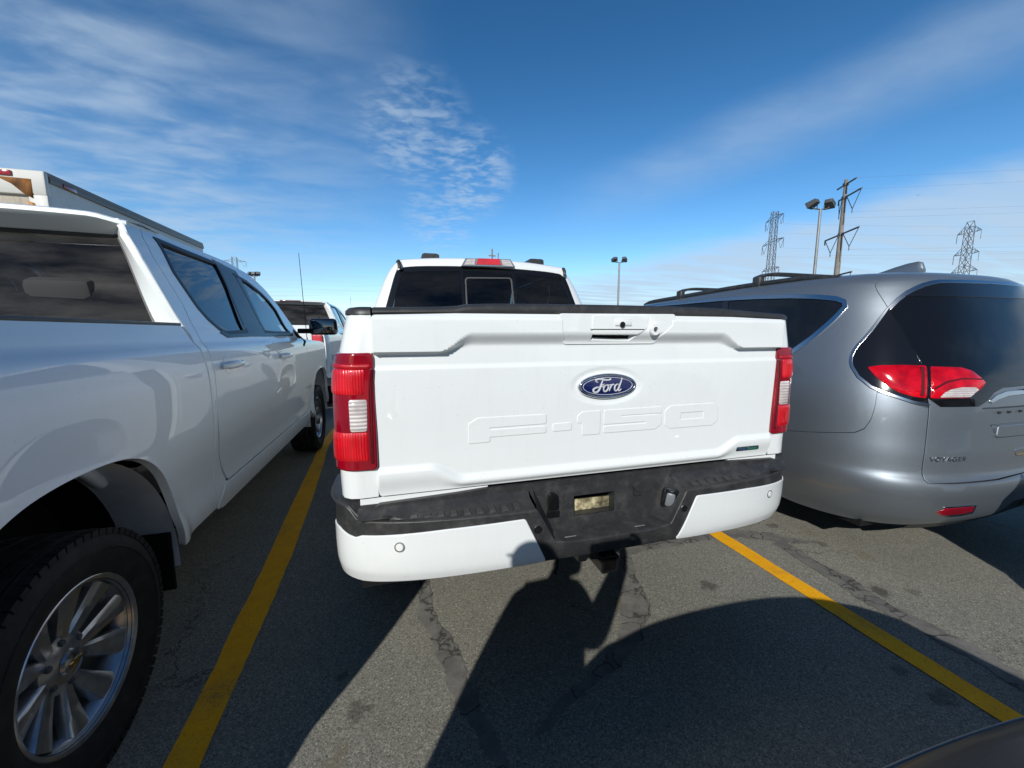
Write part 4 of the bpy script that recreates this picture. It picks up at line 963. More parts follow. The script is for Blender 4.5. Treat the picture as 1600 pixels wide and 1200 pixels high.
    # step pads with grip ribs
    for sg in (1, -1):
        pad = MB(); rows = []
        for a_ in np.linspace(.298, .875, 18):
            p = ford_bumper(np.array([a_]), np.array([.8165]))[0]; x = p[0]
            rows.append([(sg*x, p[1]+.002, .8150), (sg*x, p[1]+.007, .8215), (sg*x, p[1]+.012, .8220), (sg*x, p[1]+.018, .8195), (sg*x, -.045, .828), (sg*x, -.024, .835), (sg*x, -.012, .852), (sg*x, .010, .858)])
        pad.grid(rows); po = pad.build('step_pad', M['black_plastic'], t, 40)
        rb = MB()
        for k in range(11):
            x = .36+.042*k; y0_ = float(ford_bumper(np.array([x]), np.array([.8165]))[0][1])+.022; z_ = lambda y: .8195+(y-y0_+.004)*(.0085/(-.045-y0_+.004)); rb.add([(sg*x-.013, y0_, z_(y0_)-.002), (sg*x+.013, y0_, z_(y0_)-.002), (sg*x+.013, -.046, z_(-.046)-.002), (sg*x-.013, -.046, z_(-.046)-.002), (sg*x-.010, y0_+.003, z_(y0_)+.006), (sg*x+.010, y0_+.003, z_(y0_)+.006), (sg*x+.010, -.049, z_(-.049)+.006), (sg*x-.010, -.049, z_(-.049)+.006)], [(4, 5, 6, 7), (0, 1, 5, 4), (1, 2, 6, 5), (2, 3, 7, 6), (3, 0, 4, 7)])
        rb.build('grip_rib', M['black_plastic'], po, 40)
        # raised outer corner
        cn = MB(); rows = []
        for a_ in np.linspace(.865, 1.24, 20):
            k = float(sst(a_, .865, .925)); p = ford_bumper(np.array([a_]), np.array([.85]))[0]; x = p[0]; zt = .8165+.046*k+.012*float(sst(a_, .925, 1.2))
            rows.append([(sg*x, p[1]+.002, zt-.002), (sg*(x-.004), p[1]+.006, zt+.006), (sg*(x-.016), p[1]+.016, zt+.010), (sg*(x-.05), p[1]+.05, zt+.012), (sg*min(x-.06, .845+.02*k), max(p[1]+.07, .012), zt+.012), (sg*min(x-.065, .835+.02*k), max(p[1]+.075, .014), zt-.05)])
        cn.grid(rows); cn.build('corner_pad', M['black_plastic'], t, 40)
        # slanted side of the plate recess
        sl = MB(); f0 = ford_bumper(np.array([.298, .236]), np.array([.8165, .698]))
        rows = [[tuple(f0[0]*np.array([sg, 1, 1])+np.array([0, .004, 0])), tuple(f0[1]*np.array([sg, 1, 1])+np.array([0, .004, 0]))], [(sg*.281, -.006, .862), (sg*.205, -.020, .698)]]
        sl.grid(rows); sl.build('recess_side', M['black_plastic'], t, 40)
    bk = MB()
    hx0, hx1, hz0, hz1 = -.122, .045, .737, .812
    bk.add([(-.30, -.012, .858), (.30, -.012, .858), (.22, -.022, .697), (-.22, -.022, .697), (hx0, -.016, hz1), (hx1, -.016, hz1), (hx1, -.019, hz0), (hx0, -.019, hz0)], [(0, 1, 5, 4), (1, 2, 6, 5), (2, 3, 7, 6), (3, 0, 4, 7)])
    for a_, b_ in (((hx0, hz1), (hx1, hz1)), ((hx1, hz1), (hx1, hz0)), ((hx1, hz0), (hx0, hz0)), ((hx0, hz0), (hx0, hz1))):
        bk.add([(a_[0], -.016, a_[1]), (b_[0], -.016, b_[1]), (b_[0], .03, b_[1]), (a_[0], .03, a_[1])], [(0, 1, 2, 3)])
    po = bk.build('plate_recess', M['black_plastic'], t, 30)
    hl = MB(); hl.box((hx0, .020, hz0-.02), (hx1, .030, hz0+.042)); hl.build('recess_opening', M['hole_beige'], po, 0)  # mottled beige plate set behind the lower part of the opening
    ld = MB(); xs = np.linspace(-.236, .236, 13); 
    rows = []
    for x in xs:
        p = ford_bumper(np.array([x]), np.array([.69]))[0]; rows.append([(x, p[1]+.001, .6845), (x, p[1]+.006, .6925), (x, p[1]+.016, .6945), (x, -.03, .6965), (x, -.018, .705)])
    ld.grid(rows); ld.build('recess_ledge', M['black_plastic'], t, 40)
    tp = MB(); tp.prism([(-.83, .846), (.83, .846), (.83, .866), (.60, .8745), (-.44, .8745), (-.56, .868), (-.80, .8605)], lambda u, v, d_: (u, d_, v), -.008, .011); tp.build('bumper_back', M['black_plastic'], t, 40)
    # sockets, lamp, sensors on the black cover
    sk = MB(); (x, z), = [(-0.209,0.7926)]; sk.prism(rnd([(x-.019, z-.045), (x+.019, z-.045), (x+.017, z+.045), (x-.017, z+.045)], .016), lambda u, v, d_: (u, d_, v), -.032, -.010); sk.prism(rnd([(x-.013, z-.012), (x+.013, z-.012), (x+.012, z+.037), (x-.012, z+.037)], .012), lambda u, v, d_: (u, d_, v), -.044, -.030); sk.box((x-.023, -.036, z-.045), (x+.023, -.02, z-.016), .005); sk.build('trailer_socket', M['gloss_black'], po, 40)
    sk = MB(); (x, z), = [(0.1451,0.8199)]; sk.lathe([(.0005, .014), (.018, .013), (.021, .008), (.022, -.01)], 24, Matrix.Translation((x, -.018, z)) @ Matrix.Rotation(rad(-90), 4, 'Z')); sk.box((x-.016, -.027, z-.035), (x+.016, -.014, z-.010), .004); sk.build('round_plug', M['black_plastic'], po, 40)
    lp = MB(); T = Matrix.Translation((.262, -.060, .775)) @ Matrix.Rotation(rad(-34), 4, 'Z') @ Matrix.Rotation(rad(8), 4, 'Y'); lp.box((-.030, -.012, -.042), (.030, .010, .042), .010, T); lpo = lp.build('plate_lamp', M['gloss_black'], t, 40)
    lp = MB(); lp.box((-.016, -.018, -.026), (.016, -.010, .026), .006, T); lp.build('lamp_lens', M['lamp_dim'], lpo, 40)
    for px in ([(-0.298,0.7559)], [(0.2838,0.7555)]):
        (u, v), = px; p = ford_bumper(np.array([u]), np.array([v]))[0]
        T = Matrix.Translation((p[0], p[1]-.002, p[2])) @ Matrix.Rotation(rad(-90), 4, 'Z'); d = MB(); d.lathe([(.0005, .003), (.0105, .003), (.011, .001)], 24, T); so = d.build('parking_sensor', M['matte_black'], cov, 40)
        d = MB(); d.lathe([(.0115, .0), (.012, .0035), (.0138, .0035), (.0145, .0)], 28, T); d.build('sensor_ring', M['satin_chrome'], so, 40)
    for x in (-.165, .115): tg = MB(); tg.box((x-.022, -.088, .6955), (x+.022, -.083, .6985), .001); tg.build('trim_clip', M['grey_trim'], po, 0)
    # tow hitch, hangers below
    hs = MB(); x0, x1, z0, z1 = -.055, .013, .552, .618
    o = [(x0, z0), (x1, z0), (x1, z1), (x0, z1)]; i_ = shrink(o, .0095)
    for a_, b_, d0, d1 in ((rnd(o, .010, 3), rnd(i_, .006, 3), -.115, .25),):
        n = len(a_); V = [(u, d0, v) for u, v in a_]+[(u, d0, v) for u, v in b_]+[(u, d1, v) for u, v in a_]+[(u, d1, v) for u, v in b_]
        F = [(k, (k+1) % n, n+(k+1) % n, n+k) for k in range(n)]+[(k, 2*n+k, 2*n+(k+1) % n, (k+1) % n) for k in range(n)]+[(n+k, n+(k+1) % n, 3*n+(k+1) % n, 3*n+k) for k in range(n)]
        hs.add(V, F)
    hs.box((-.40, .02, .56), (.36, .08, .62), .01); hs.prism(rnd([(-.16, .625), (-.05, .625), (-.05, .575), (-.075, .565), (-.105, .585), (-.12, .592)], .008), lambda u, v, d_: (u, d_, v), -.035, -.025)
    hs.box((-.10, -.02, .545), (-.06, .10, .615), .008)
    hs.build('tow_hitch', M['gloss_black'], t, 40)
    hn = MB(); hn.tube([(-.204, -.07, .64), (-.206, -.07, .585), (-.212, -.065, .55)], .004, 6); hn.build('hanging_cable', M['matte_black'], t)
    # cab back: glass with a sliding pane, header, high brake lamp
    GL = [(-.80, 1.43), (-.785, 1.60), (-.715, 1.83), (-.690, 1.884), (-.66, 1.906), (-.36, 1.926), (0, 1.934), (.36, 1.926), (.66, 1.906), (.690, 1.884), (.715, 1.83), (.785, 1.60), (.80, 1.43)]
    w0, w1 = [(-0.1929,1.8128)][0][0], [(0.2072,1.8274)][0][0]
    SL = [(w0, 1.43), (w1, 1.43), (w1, [(0.1548,1.8574)][0][1]), (w0+.01, [(-0.1495,1.8455)][0][1])]
    sheet('rear_window', ford_glass, GL, M['dark_glass'], t, (), .05, 1, 0, 0, False)
    wf = sheet('window_seal', ford_glass, shrink(GL, -.012), M['gloss_black'], t, [shrink(GL, .030)], .05, 1, .003, .02)
    sheet('sliding_pane_frame', ford_glass, rnd(SL, [0, 0, .03, .03]), M['frame_grey'], wf, [rnd(shrink(SL, .008), [0, 0, .025, .025])], .03, 1, .006, .01)
    sheet('pane_bar', ford_glass, [(w0-.022, 1.43), (w0-.006, 1.43), (w0-.004, 1.93), (w0-.020, 1.93)], M['gloss_black'], wf, (), .05, 1, .004, .008); sheet('pane_bar', ford_glass, [(w1+.012, 1.43), (w1+.028, 1.43), (w1+.026, 1.93), (w1+.010, 1.93)], M['gloss_black'], wf, (), .05, 1, .004, .008)
    hd = MB(); rows = []
    for s in np.linspace(-1, 1, 31):
        e_ = abs(s); zt = float(pch(e_*.70, [0, .36, .66, .70], [1.934, 1.926, 1.906, 1.880])); p0 = ford_glass(np.array([.70*s]), np.array([zt]))[0]
        rt = 1.978+.034*(1-e_**2.2)+.002
        rows.append([tuple(p0+np.array([0, .012, -.004])), tuple(p0+np.array([0, -.010, .006])), (.70*s, p0[1]-.006, zt+.022), (.70*s, p0[1]+.012, rt-.016), (.70*s, p0[1]+.05, rt-.003), (.70*s, p0[1]+.11, rt), (.70*s, 2.15, rt-.002)])
    hd.grid(rows); hd.build('roof_header', P, t, 50)
    for sd in (1, -1):
        pl = MB(); rows = []
        for z in np.linspace(1.42, 1.968, 16):
            gx = float(np.interp(z, [1.42, 1.60, 1.84, 1.90, 1.96], [.80, .785, .715, .690, .672])); g0 = ford_glass(np.array([gx]), np.array([z]))[0]
            cw = float(pch(z, FCZ, FCW)); yb = 1.17+float(np.interp(z, [1.39, 1.52, 1.75, 1.87, 1.945], [.912, .89, .882, .892, .985]))
            yc = min(g0[1]+.10, yb-.01); rows.append([(sd*gx, g0[1]+.01, z), (sd*(gx+.012), g0[1]-.006, z), (sd*(gx*.35+cw*.65), g0[1]+.006, z), (sd*(cw-.006), g0[1]+.035, z), (sd*(cw+.001), yc, z), (sd*cw, yb+.004, z)])
        pl.grid(rows); pl.build('rear_pillar', P, t, 50)
    for sd in (1, -1): dt = MB(); dt.tube([(sd*.684, 1.950, 1.900), (sd*.686, 1.955, 1.930), (sd*.690, 1.985, 1.955), (sd*.697, 2.12, 1.968), (sd*.70, 2.9, 1.970)], .014, 8); dt.build('roof_ditch_trim', M['cap_plastic'], t)
    bh = MB(); c0 = [(-0.2129,1.9344),(-0.1759,1.9956),(0.1905,2.0038),(0.2345,1.9443)]
    bh.prism(c0, lambda u, v, d_: (u, d_, v), 1.925, 2.0); bo = bh.build('high_brake_light', M['lamp_grey'], t)
    rl = MB(); c1 = [(-0.0936,1.9498),(-0.0773,1.9981),(0.0981,2.0017),(0.1141,1.9542)]; rl.prism(c1, lambda u, v, d_: (u, d_, v), 1.921, 1.94); rl.build('brake_lens', M['red_ribbed'], bo)
    for (a_, b_) in (((722,415),(740,414)), ((785,415),(801,417))):
        pass
    for q in ([(-0.1922,1.9403),(-0.1657,1.9887),(-0.0982,1.9945),(-0.1093,1.9466)], [(0.1249,1.9522),(0.1143,1.9975),(0.185,1.9958),(0.2124,1.9484)]): cl_ = MB(); cl_.prism(q, lambda u, v, d_: (u, d_, v), 1.922, 1.94); cl_.build('cargo_lamp', M['clear_ribbed'], bo)
    cb = MB(); cb.box((-.80, 1.83, .5), (.80, 1.86, 1.45)); cb.build('cab_back', P, t)
    for px in ([(-0.4214,2.081)], [(0.5309,2.0826)]):
        (x, z), = px; q = MB(); q.prism(rnd([(x-.078, 1.955), (x+.078, 1.955), (x+.072, z-.012), (x+.052, z-.003), (x-.052, z-.003), (x-.072, z-.012)], .006), lambda u, v, d_: (u, d_, v), 2.25, 2.40); q.build('roof_mount', M['cap_plastic'], t, 40)
    return t
ford = ford_truck()

# ------------------------------------------------------------------ the silver-grey minivan on the right
def mir(poly): return [(2.8-u, v) for u, v in poly]
def minivan():
    P = M['silver_paint']
    t = thing('minivan', 'silver grey minivan at right with chrome trim round its dark rear window', 'minivan', VAN[:3])
    sheet('inner_shell', van, [(-4.35, .42), (7.15, .42), (7.15, 1.74), (-4.35, 1.74)], M['shell_black'], t, (), .08, 1, -.035, 0, False)
    R0 = .66+.03-1.30; FRX = R0-3.0
    def varch(c): return [(c+.385*math.cos(a_), .345+.385*math.sin(a_)) for a_ in np.linspace(-.38, math.pi+.38, 22)]
    cut = [(0.595,1.7112),(0.5583,1.69),(0.5431,1.6712),(0.5621,1.632),(0.6193,1.5532),(0.7006,1.4291),(0.7765,1.2474),(0.8046,1.1607),(0.7973,1.0501),(0.8032,0.998),(0.7973,0.9169),(0.792,0.8099),(0.7783,0.6841),(0.7758,0.6299),(0.7697,0.6019),(0.7766,0.5885)]
    seam = [(0.498,1.074),(0.4824,0.983),(0.4623,0.9153),(0.4285,0.8596),(0.3745,0.8299),(0.245,0.8085),(-0.0489,0.7534)]
    trim = [(0.6193,1.5532),(0.5501,1.4887),(0.4959,1.4295),(0.4437,1.3755),(0.4098,1.3442),(0.3793,1.3053),(0.36,1.2671),(0.3526,1.2369),(0.3563,1.2036),(0.389,1.1466),(0.4614,1.0932),(0.535,1.0655),(0.5904,1.0507),(0.7018,1.0201),(0.7957,1.0048)]
    glass = [(-1.1887,1.6635),(-0.6303,1.6588),(-0.3062,1.6481),(-0.0024,1.6321),(0.176,1.6129),(0.2829,1.5978),(0.328,1.5816),(0.3319,1.5675),(0.2575,1.5014),(0.1845,1.4392),(0.1164,1.3805),(-0.02,1.2737)]
    sil = rnd(glass, 0)+[(-.25, 1.20), (-.6, 1.165), (-1.6, 1.15), (-2.55, 1.145), (-2.75, 1.20), (-2.35, 1.50), (-2.15, 1.64), (-1.6, 1.672)]
    gtop = [(c[0], c[1]) for c in cut]
    v_top = cut[0][1]
    for mm in (0, 1):
        q = (lambda p: mir(p)) if mm else (lambda p: p)
        up = [(c[0]-.004, c[1]) for c in cut[:-6]]
        sd = up+[(cut[9][0]-.004, cut[9][1])]
        # quarter and doors above the bumper seam
        body = [(c[0]-.004, c[1]) for c in cut if c[1] > seam[0][1]-.0]+[(seam[0][0]+.10, trim[-4][1])][:0]+[(trim[11][0], trim[11][1]+.004), (seam[0][0], seam[0][1])]+seam[1:]+[(-.15, .745)]+[p for p in varch(R0)[::1] if p[0] > R0-.5][0:0]
        body = [(c[0]-.004, c[1]) for c in cut[:10]]+[(trim[13][0], trim[13][1]), (trim[11][0], trim[11][1]), (seam[0][0], seam[0][1])]+seam[1:]+[(R0+.40, .745), (R0+.36, .60)]+[p for p in varch(R0) if p[1] > .30]+[(R0-.44, .26), (FRX+.44, .26)]+[p for p in varch(FRX) if p[1] > .30]+[(FRX-.50, .30), (-4.35, .36), (-4.35, 1.06), (-3.6, 1.10), (-2.98, 1.13), (-2.58, 1.50), (-2.30, 1.70), (-2.25, v_top)]
        sheet('body_side', van, q(body), P, t, [q(sil)], .045, 1, 0, .03)
        # window with its chrome band
        ws = sheet('side_window', van, q(sil), M['privacy_glass'], t, (), .05, 1, -.004, .0, False)
        sheet('window_trim', van, q(shrink(sil, -.024)), M['satin_chrome'], ws, [q(shrink(sil, .0))], .04, 1, .005, .012)
        for uu in (-.62, -1.75): sheet('window_pillar', van, q([(uu-.03, 1.155), (uu+.03, 1.155), (uu+.05, 1.67), (uu-.01, 1.67)]), M['gloss_black'], ws, (), .05, 1, .001, .003)
        # bumper
        bot = [(0.9522,0.2789),(0.8193,0.2509),(0.6645,0.2421),(0.517,0.2358)]
        bp = [(seam[0][0]+.004, seam[0][1]-.004)]+[(s[0]+.004, s[1]-.006) for s in seam[1:]]+[(R0+.404, .738), (R0+.372, .60), (R0+.40, .345), (R0+.37, .24), (.10, .235), (.40, .25), (.65, .262), (.81, .268), (.95, .285), (1.10, .30), (1.22, .318), (1.28, .345), (1.33, .44), (1.40, .455)]
        low = [(c[0]-.006, c[1]-.004) for c in cut[9:]]
        gb = [(1.40, cut[-1][1]-.004+.017), (1.20, cut[-1][1]-.002), (1.0, cut[-1][1]-.005), (.90, cut[-1][1]-.006)]
        ring_ = bp+gb+low[::-1]+[(trim[13][0]-.003, trim[13][1]-.004), (trim[11][0], trim[11][1]-.004)]
        sheet('rear_bumper' if not mm else 'rear_bumper', van, q(ring_), P, t, (), .035, 1, 0, .03)
        rf = sheet('reflector', van, q(rnd([(0.8641,0.4082),(0.9062,0.4319),(1.0816,0.438),(1.094,0.4013),(1.0265,0.3878),(0.908,0.3831)], .008)), M['red_smooth'], t, (), .02, 1, .003, .006)
        sheet('reflector_trim', van, q(rnd([(0.8542,0.3982),(0.8964,0.4434),(1.0915,0.4483),(1.1114,0.3842),(1.0423,0.3681),(0.9117,0.3672)], .008)), M['satin_chrome'], rf, (), .02, 1, .0012, .004)
        # black corner panel and outer lamp on the quarter
        tr = [(p[0], p[1]) for p in trim]
        blk = tr[:]+[(c[0]-.0025, c[1]) for c in cut[4:10][::-1]]
        ck = sheet('corner_glass', van, q(blk), M['gloss_black'], t, (), .03, 1, .003, .006)
        off = .013
        n_ = len(tr); ins = shrink(blk, off)
        band = tr+[ins[i] for i in range(n_-1, -1, -1)]
        sheet('corner_trim', van, q(band), M['satin_chrome'], ck, (), .03, 1, .006, .006)
        ol = [(0.4554,1.2081),(0.5296,1.2197),(0.6655,1.2249),(0.8063,1.2231),(0.7821,1.0498),(0.703,1.0585),(0.6287,1.077),(0.5629,1.1093),(0.495,1.1595)]
        lo = sheet('tail_light', van, q(rnd(ol, .012)), M['van_red'], t, (), .015, 1, .006, .01, bulge=.006, bulge_w=.05)
        sheet('lamp_rib', van, q([(0.7651,1.2158),(0.7848,1.216),(0.7636,1.0599),(0.7448,1.063)]), M['red_deep'], lo, (), .015, 1, .0125, .002, False)
        # wheels
        for cc, yy in ((R0, 1.30), (FRX, 4.39)):
            w_ = wheel_parts(t, (1 if mm else -1)*(.985-.12), yy, .355, 1 if mm else -1, .357, .235, .225, 10, 'none')
    # liftgate
    g_l = [(c[0]+.004, c[1]) for c in cut]
    lowb = [(1.0, cut[-1][1]+.003), (1.2, cut[-1][1]+.006), (1.4, cut[-1][1]+.020)]
    left = g_l+lowb
    full = left+mir(left[:-1])[::-1]
    gt = sheet('liftgate', van, full+[(2.8-cut[0][0], v_top+.03), (1.4, v_top+.05), (cut[0][0], v_top+.03)], P, t, [rnd([(1.118, .993), (1.682, .993), (1.596, .835), (1.204, .835)], .012)], .03, 1, 0, .03)
    # glass area on the gate: black field, chrome arc over it, gloss spoiler band
    arc = [(0.6236,1.5531),(0.6849,1.5982),(0.7526,1.6326),(0.8166,1.6558),(0.8766,1.6721),(0.9435,1.6848),(1.0062,1.6925)]; vt = max(p[1] for p in arc)
    arc = [(p[0], p[1]) for p in arc]
    arc[0] = (cut[4][0]+.0025, cut[4][1])
    vt = arc[-1][1]
    lowg = [(cut[7][0]+.0025, cut[7][1]), (cut[8][0]+.0025, cut[8][1]), (.87, 1.004), (1.10, 1.003), (1.15, 1.03), (1.20, 1.075), (1.26, 1.10), (1.40, 1.105)]
    side_ = [(c[0]+.0025, c[1]) for c in cut[5:7]]
    hl = arc[::-1]+side_+lowg
    fg = hl+mir(hl)[::-1]
    fg = [(1.40, vt+.004)]+hl+mir(hl[:-1])[::-1]
    gl = sheet('rear_window', van, fg, M['privacy_glass'], gt, (), .035, 1, .004, .006)
    a2 = [(p[0]+.012, p[1]-.016) for p in arc]
    ab = [(1.40, vt+.004)]+arc[::-1]+a2+[(1.40, vt-.012)]
    sheet('window_trim', van, ab, M['satin_chrome'], gl, (), .03, 1, .0075, .006); sheet('window_trim', van, mir(ab), M['satin_chrome'], gl, (), .03, 1, .0075, .006)
    sv = 1.605
    sb = [(p[0]+.016, p[1]-.020) for p in arc if p[1]-.02 > sv]
    sp = [(sb[0][0]-.03, sv)]+sb+[(1.40, vt-.016)]+mir(sb)[::-1]+[(2.8-sb[0][0]+.03, sv)]
    sheet('spoiler_band', van, sp, M['gloss_black'], gl, (), .03, 1, .008, .01)
    for mm in (0, 1):
        q = (lambda p: mir(p)) if mm else (lambda p: p)
        il = [(0.8328,1.2181),(0.9201,1.2164),(1.0199,1.2123),(1.0832,1.194),(1.1226,1.1618),(1.1515,1.1295),(1.1177,1.099),(1.0368,1.0505),(0.8087,1.0502)]
        lo = sheet('tail_light', van, q(rnd(il, .008)), M['van_red'], gt, (), .015, 1, .007, .008, bulge=.006, bulge_w=.04)
        sheet('lamp_rib', van, q([(0.8284,1.1057),(0.903,1.1403),(1.005,1.1569),(1.1241,1.1512),(1.1305,1.1441),(1.0032,1.1482),(0.9092,1.13),(0.835,1.0954)]), M['red_deep'], lo, (), .012, 1, .0136, .001, False)
        rv = [(0.8548,1.054),(0.8835,1.0783),(0.9241,1.0954),(0.9961,1.1068),(1.0747,1.1036),(1.0928,1.0927),(1.037,1.054)]
        sheet('reverse_lens', van, q(rnd(rv, .006)), M['clear_ribbed'], lo, (), .012, 1, .0142, .002, False, bulge=.002, bulge_w=.02)
    # chrome wing, plate recess bar, lower handle
    cb = [(1.16, 1.025), (1.21, 1.058), (1.27, 1.075), (1.40, 1.08), (1.40, 1.058), (1.28, 1.052), (1.22, 1.035), (1.18, 1.018)]
    sheet('chrome_bar', van, cb+mir(cb[:4])[::-1][0:0], M['satin_chrome'], gt, (), .02, 1, .006, .008); sheet('chrome_bar', van, mir(cb), M['satin_chrome'], gt, (), .02, 1, .006, .008)
    wg = MB()
    pts = cr([(1.36, 1.088), (1.38, 1.084), (1.40, 1.083), (1.42, 1.084), (1.44, 1.088)], 4); p3 = [van(np.array([u]), np.array([v]))[0]+np.array([0, -.010, 0]) for u, v in pts]; wg.tube(p3, [.002+.004*math.sin(math.pi*i/(len(p3)-1)) for i in range(len(p3))], 8); wg.build('wing_emblem', M['chrome'], gt)
    pr = [(1.13, .99), (1.20, .955), (1.235, .80), (1.40, .795), (1.40, .995)]
    pr = pr[:-1]+mir(pr[:-2])[::-1]+[(1.67, .99)][0:0]
    rc = sheet('plate_recess', van, rnd([(1.125, .992), (1.675, .992), (1.60, .885), (1.585, .80), (1.215, .80), (1.20, .885)], .01), P, gt, (), .02, 1, -.010, .0, False) if False else None
    bar = sheet('plate_bar', van, rnd([(1.210, .826), (1.218, .882), (1.582, .882), (1.590, .826)], .012), P, gt, (), .02, 1, .010, .030, edge=.008)
    sheet('plate_frame', van, rnd([(1.10, 1.01), (1.70, 1.01), (1.61, .82), (1.19, .82)], .01), P, gt, (), .02, 1, -.026, .0, False)
    for du in (-.07, -.01, .06): 
        b_ = MB(); p = van(np.array([1.33+du]), np.array([.955]))[0]; b_.box((p[0]-.008, p[1]+.014, p[2]-.006), (p[0]+.008, p[1]+.03, p[2]+.006), .002); b_.build('plate_clip', M['black_plastic'], gt)
    hb = sheet('gate_button', van, rnd([(1.335, .705), (1.43, .705), (1.43, .745), (1.335, .745)], .008), M['chrome'], gt, (), .02, 1, .004, .006)
    V, F = text_mesh('VOYAGER', .043, .002, spacing=1.18); V = np.array(V); s_ = ([(1.0414,0.7034)][0][0]-[(0.8226,0.6998)][0][0])/(V[:, 0].max()-V[:, 0].min())
    U = .922+V[:, 0]*s_; Z = .7115+V[:, 2]*.85; Pn = van(U, Z); Nn = snorm(van, U, Z, 1); Pn = Pn+Nn*(.003-V[:, 1:2]*0+(-V[:, 1:2]+.0)*1.0)
    mesh('model_lettering', Pn, F, M['chrome'], gt, 30)
    # lower black valance
    va = MB(); rows = []
    for u in np.linspace(.9, 1.9, 24):
        rows.append([tuple(van(np.array([u]), np.array([z]))[0]+np.array([0, .03, 0])) for z in (.20, .30, .40, .47)])
    va.grid(rows); va.build('lower_valance', M['black_plastic'], t, 40)
    ub = MB(); ub.box((-.80, .35, .22), (.80, 4.9, .40)); ub.box((-.62, 4.9, .25), (.62, 5.02, .85)); ub.build('underbody', M['shell_black'], t)
    fr = MB(); rows = [[tuple(van(np.array([u]), np.array([z]))[0]) for z in np.linspace(.30, 1.02, 8)] for u in (-4.34, 7.14)]
    rows = [[tuple(np.array(a_)*(1-k)+np.array(b_)*k+np.array([0, .16*(1-(2*k-1)**2), 0])) for a_, b_ in zip(*rows)] for k in np.linspace(0, 1, 12)]
    fr.grid(rows); fr.build('front_fascia', P, t, 40)
    # windscreen, hood and roof
    ud = lambda y: .66+.03-y
    top = [(-4.35, 1.02)]
    rows = []
    wv = [1.075, 1.2, 1.35, 1.5, 1.62, 1.70]
    r_ = MB(); ys = np.linspace(.50, 2.75, 28); rows = []
    for u in -np.linspace(-.60, 2.27, 34):
        L = [tuple(van(np.array([u]), np.array([v]))[0]) for v in list(np.linspace(v_top, 1.85, 6))+[1.9, 1.95, 2.02, 2.1, 2.2, 2.32]]
        rows.append(L+[(-p[0], p[1], p[2]) for p in L[::-1]])
    r_.grid(rows)
    r_.grid([[tuple(van(np.array([u]), np.array([v]))[0]+np.array([0, 0, -.0015])) for u in np.linspace(.585, 2.215, 40)] for v in list(np.linspace(v_top, 1.85, 6))+[1.9, 1.95, 2.02, 2.1, 2.2, 2.32, 2.40, 2.449]])
    r_.build('roof', P, t, 60)
    w_ = MB(); rows = []
    for k in np.linspace(0, 1, 10):
        a_ = van(np.array([-2.25-.73*k]), np.array([1.70-.57*k]))[0]; rows.append([(a_[0]*s, a_[1]+.28*(1-s*s), a_[2]+.03*(1-s*s)) for s in np.linspace(-1, 1, 15)])
    w_.grid(rows); w_.build('windscreen', M['privacy_glass'], t, 0)
    h_ = MB(); rows = []
    for k in np.linspace(0, 1, 10):
        a_ = van(np.array([-2.98-1.37*k]), np.array([1.13-.11*k]))[0]; rows.append([(a_[0]*s, a_[1]+(.28-.12*k)*(1-s*s), a_[2]+.03*(1-s*s)+.001) for s in np.linspace(-1, 1, 15)])
    h_.grid(rows); h_.build('hood', P, t, 0)
    # roof rails, cross bars, fin
    for sd in (-1, 1):
        rl = MB(); q = []
        for y in np.linspace(.78, 3.0, 24):
            v = 1.775; p = van(np.array([.66+.03+.3-y+.1]), np.array([v]))[0]; h = .004+.038*math.sin(math.pi*min(1, max(0, (y-.75)/.5)))*(y < 1.0)+.030*(y >= 1.0)
            q.append((sd*.655, p[1], p[2]+min(.026, .002+.09*(y-.78)) if y < 1.2 else p[2]+.026))
        rl.tube(q, [.012+.012*math.sin(math.pi*i/(len(q)-1))**.3 for i in range(len(q))], 8); ro = rl.build('roof_rail', M['black_plastic'], t, 50)
    for y in (1.36, 2.30):
        z0 = van(np.array([.69+.3-y]), np.array([1.775]))[0][2]; b_ = MB()
        b_.grid([[(s*.66, y+q, z0+.082+.034*(1-abs(s)**10)*1.0+z) for q, z in ((-.04, 0), (-.034, .012), (.034, .012), (.04, 0), (.034, -.012), (-.034, -.012), (-.04, 0))] for s in np.linspace(-1, 1, 25)])
        for sd in (-1, 1): b_.box((sd*.655-.028, y-.038, z0-.005), (sd*.655+.028, y+.038, z0+.092), .014)
        b_.build('cross_bar', M['black_plastic'], t, 50)
    z0 = 1.842; fy = .50
    fn = MB(); rows = []
    for y, h, w2 in ((.64, .010, .018), (.652, .050, .020), (.68, .060, .024), (.74, .055, .027), (.82, .038, .030), (.91, .012, .028), (.97, -.02, .012)):
        rows.append([(-w2, y, z0-.03), (-w2*.9, y, z0+h*.35), (-w2*.5, y, z0+h*.85), (0, y, z0+h), (w2*.5, y, z0+h*.85), (w2*.9, y, z0+h*.35), (w2, y, z0-.03)])
    fn.grid(rows); fn.add(rows[0], [tuple(range(7))]); fn.build('roof_fin', P, t, 40)
    return t
grey_van = minivan()

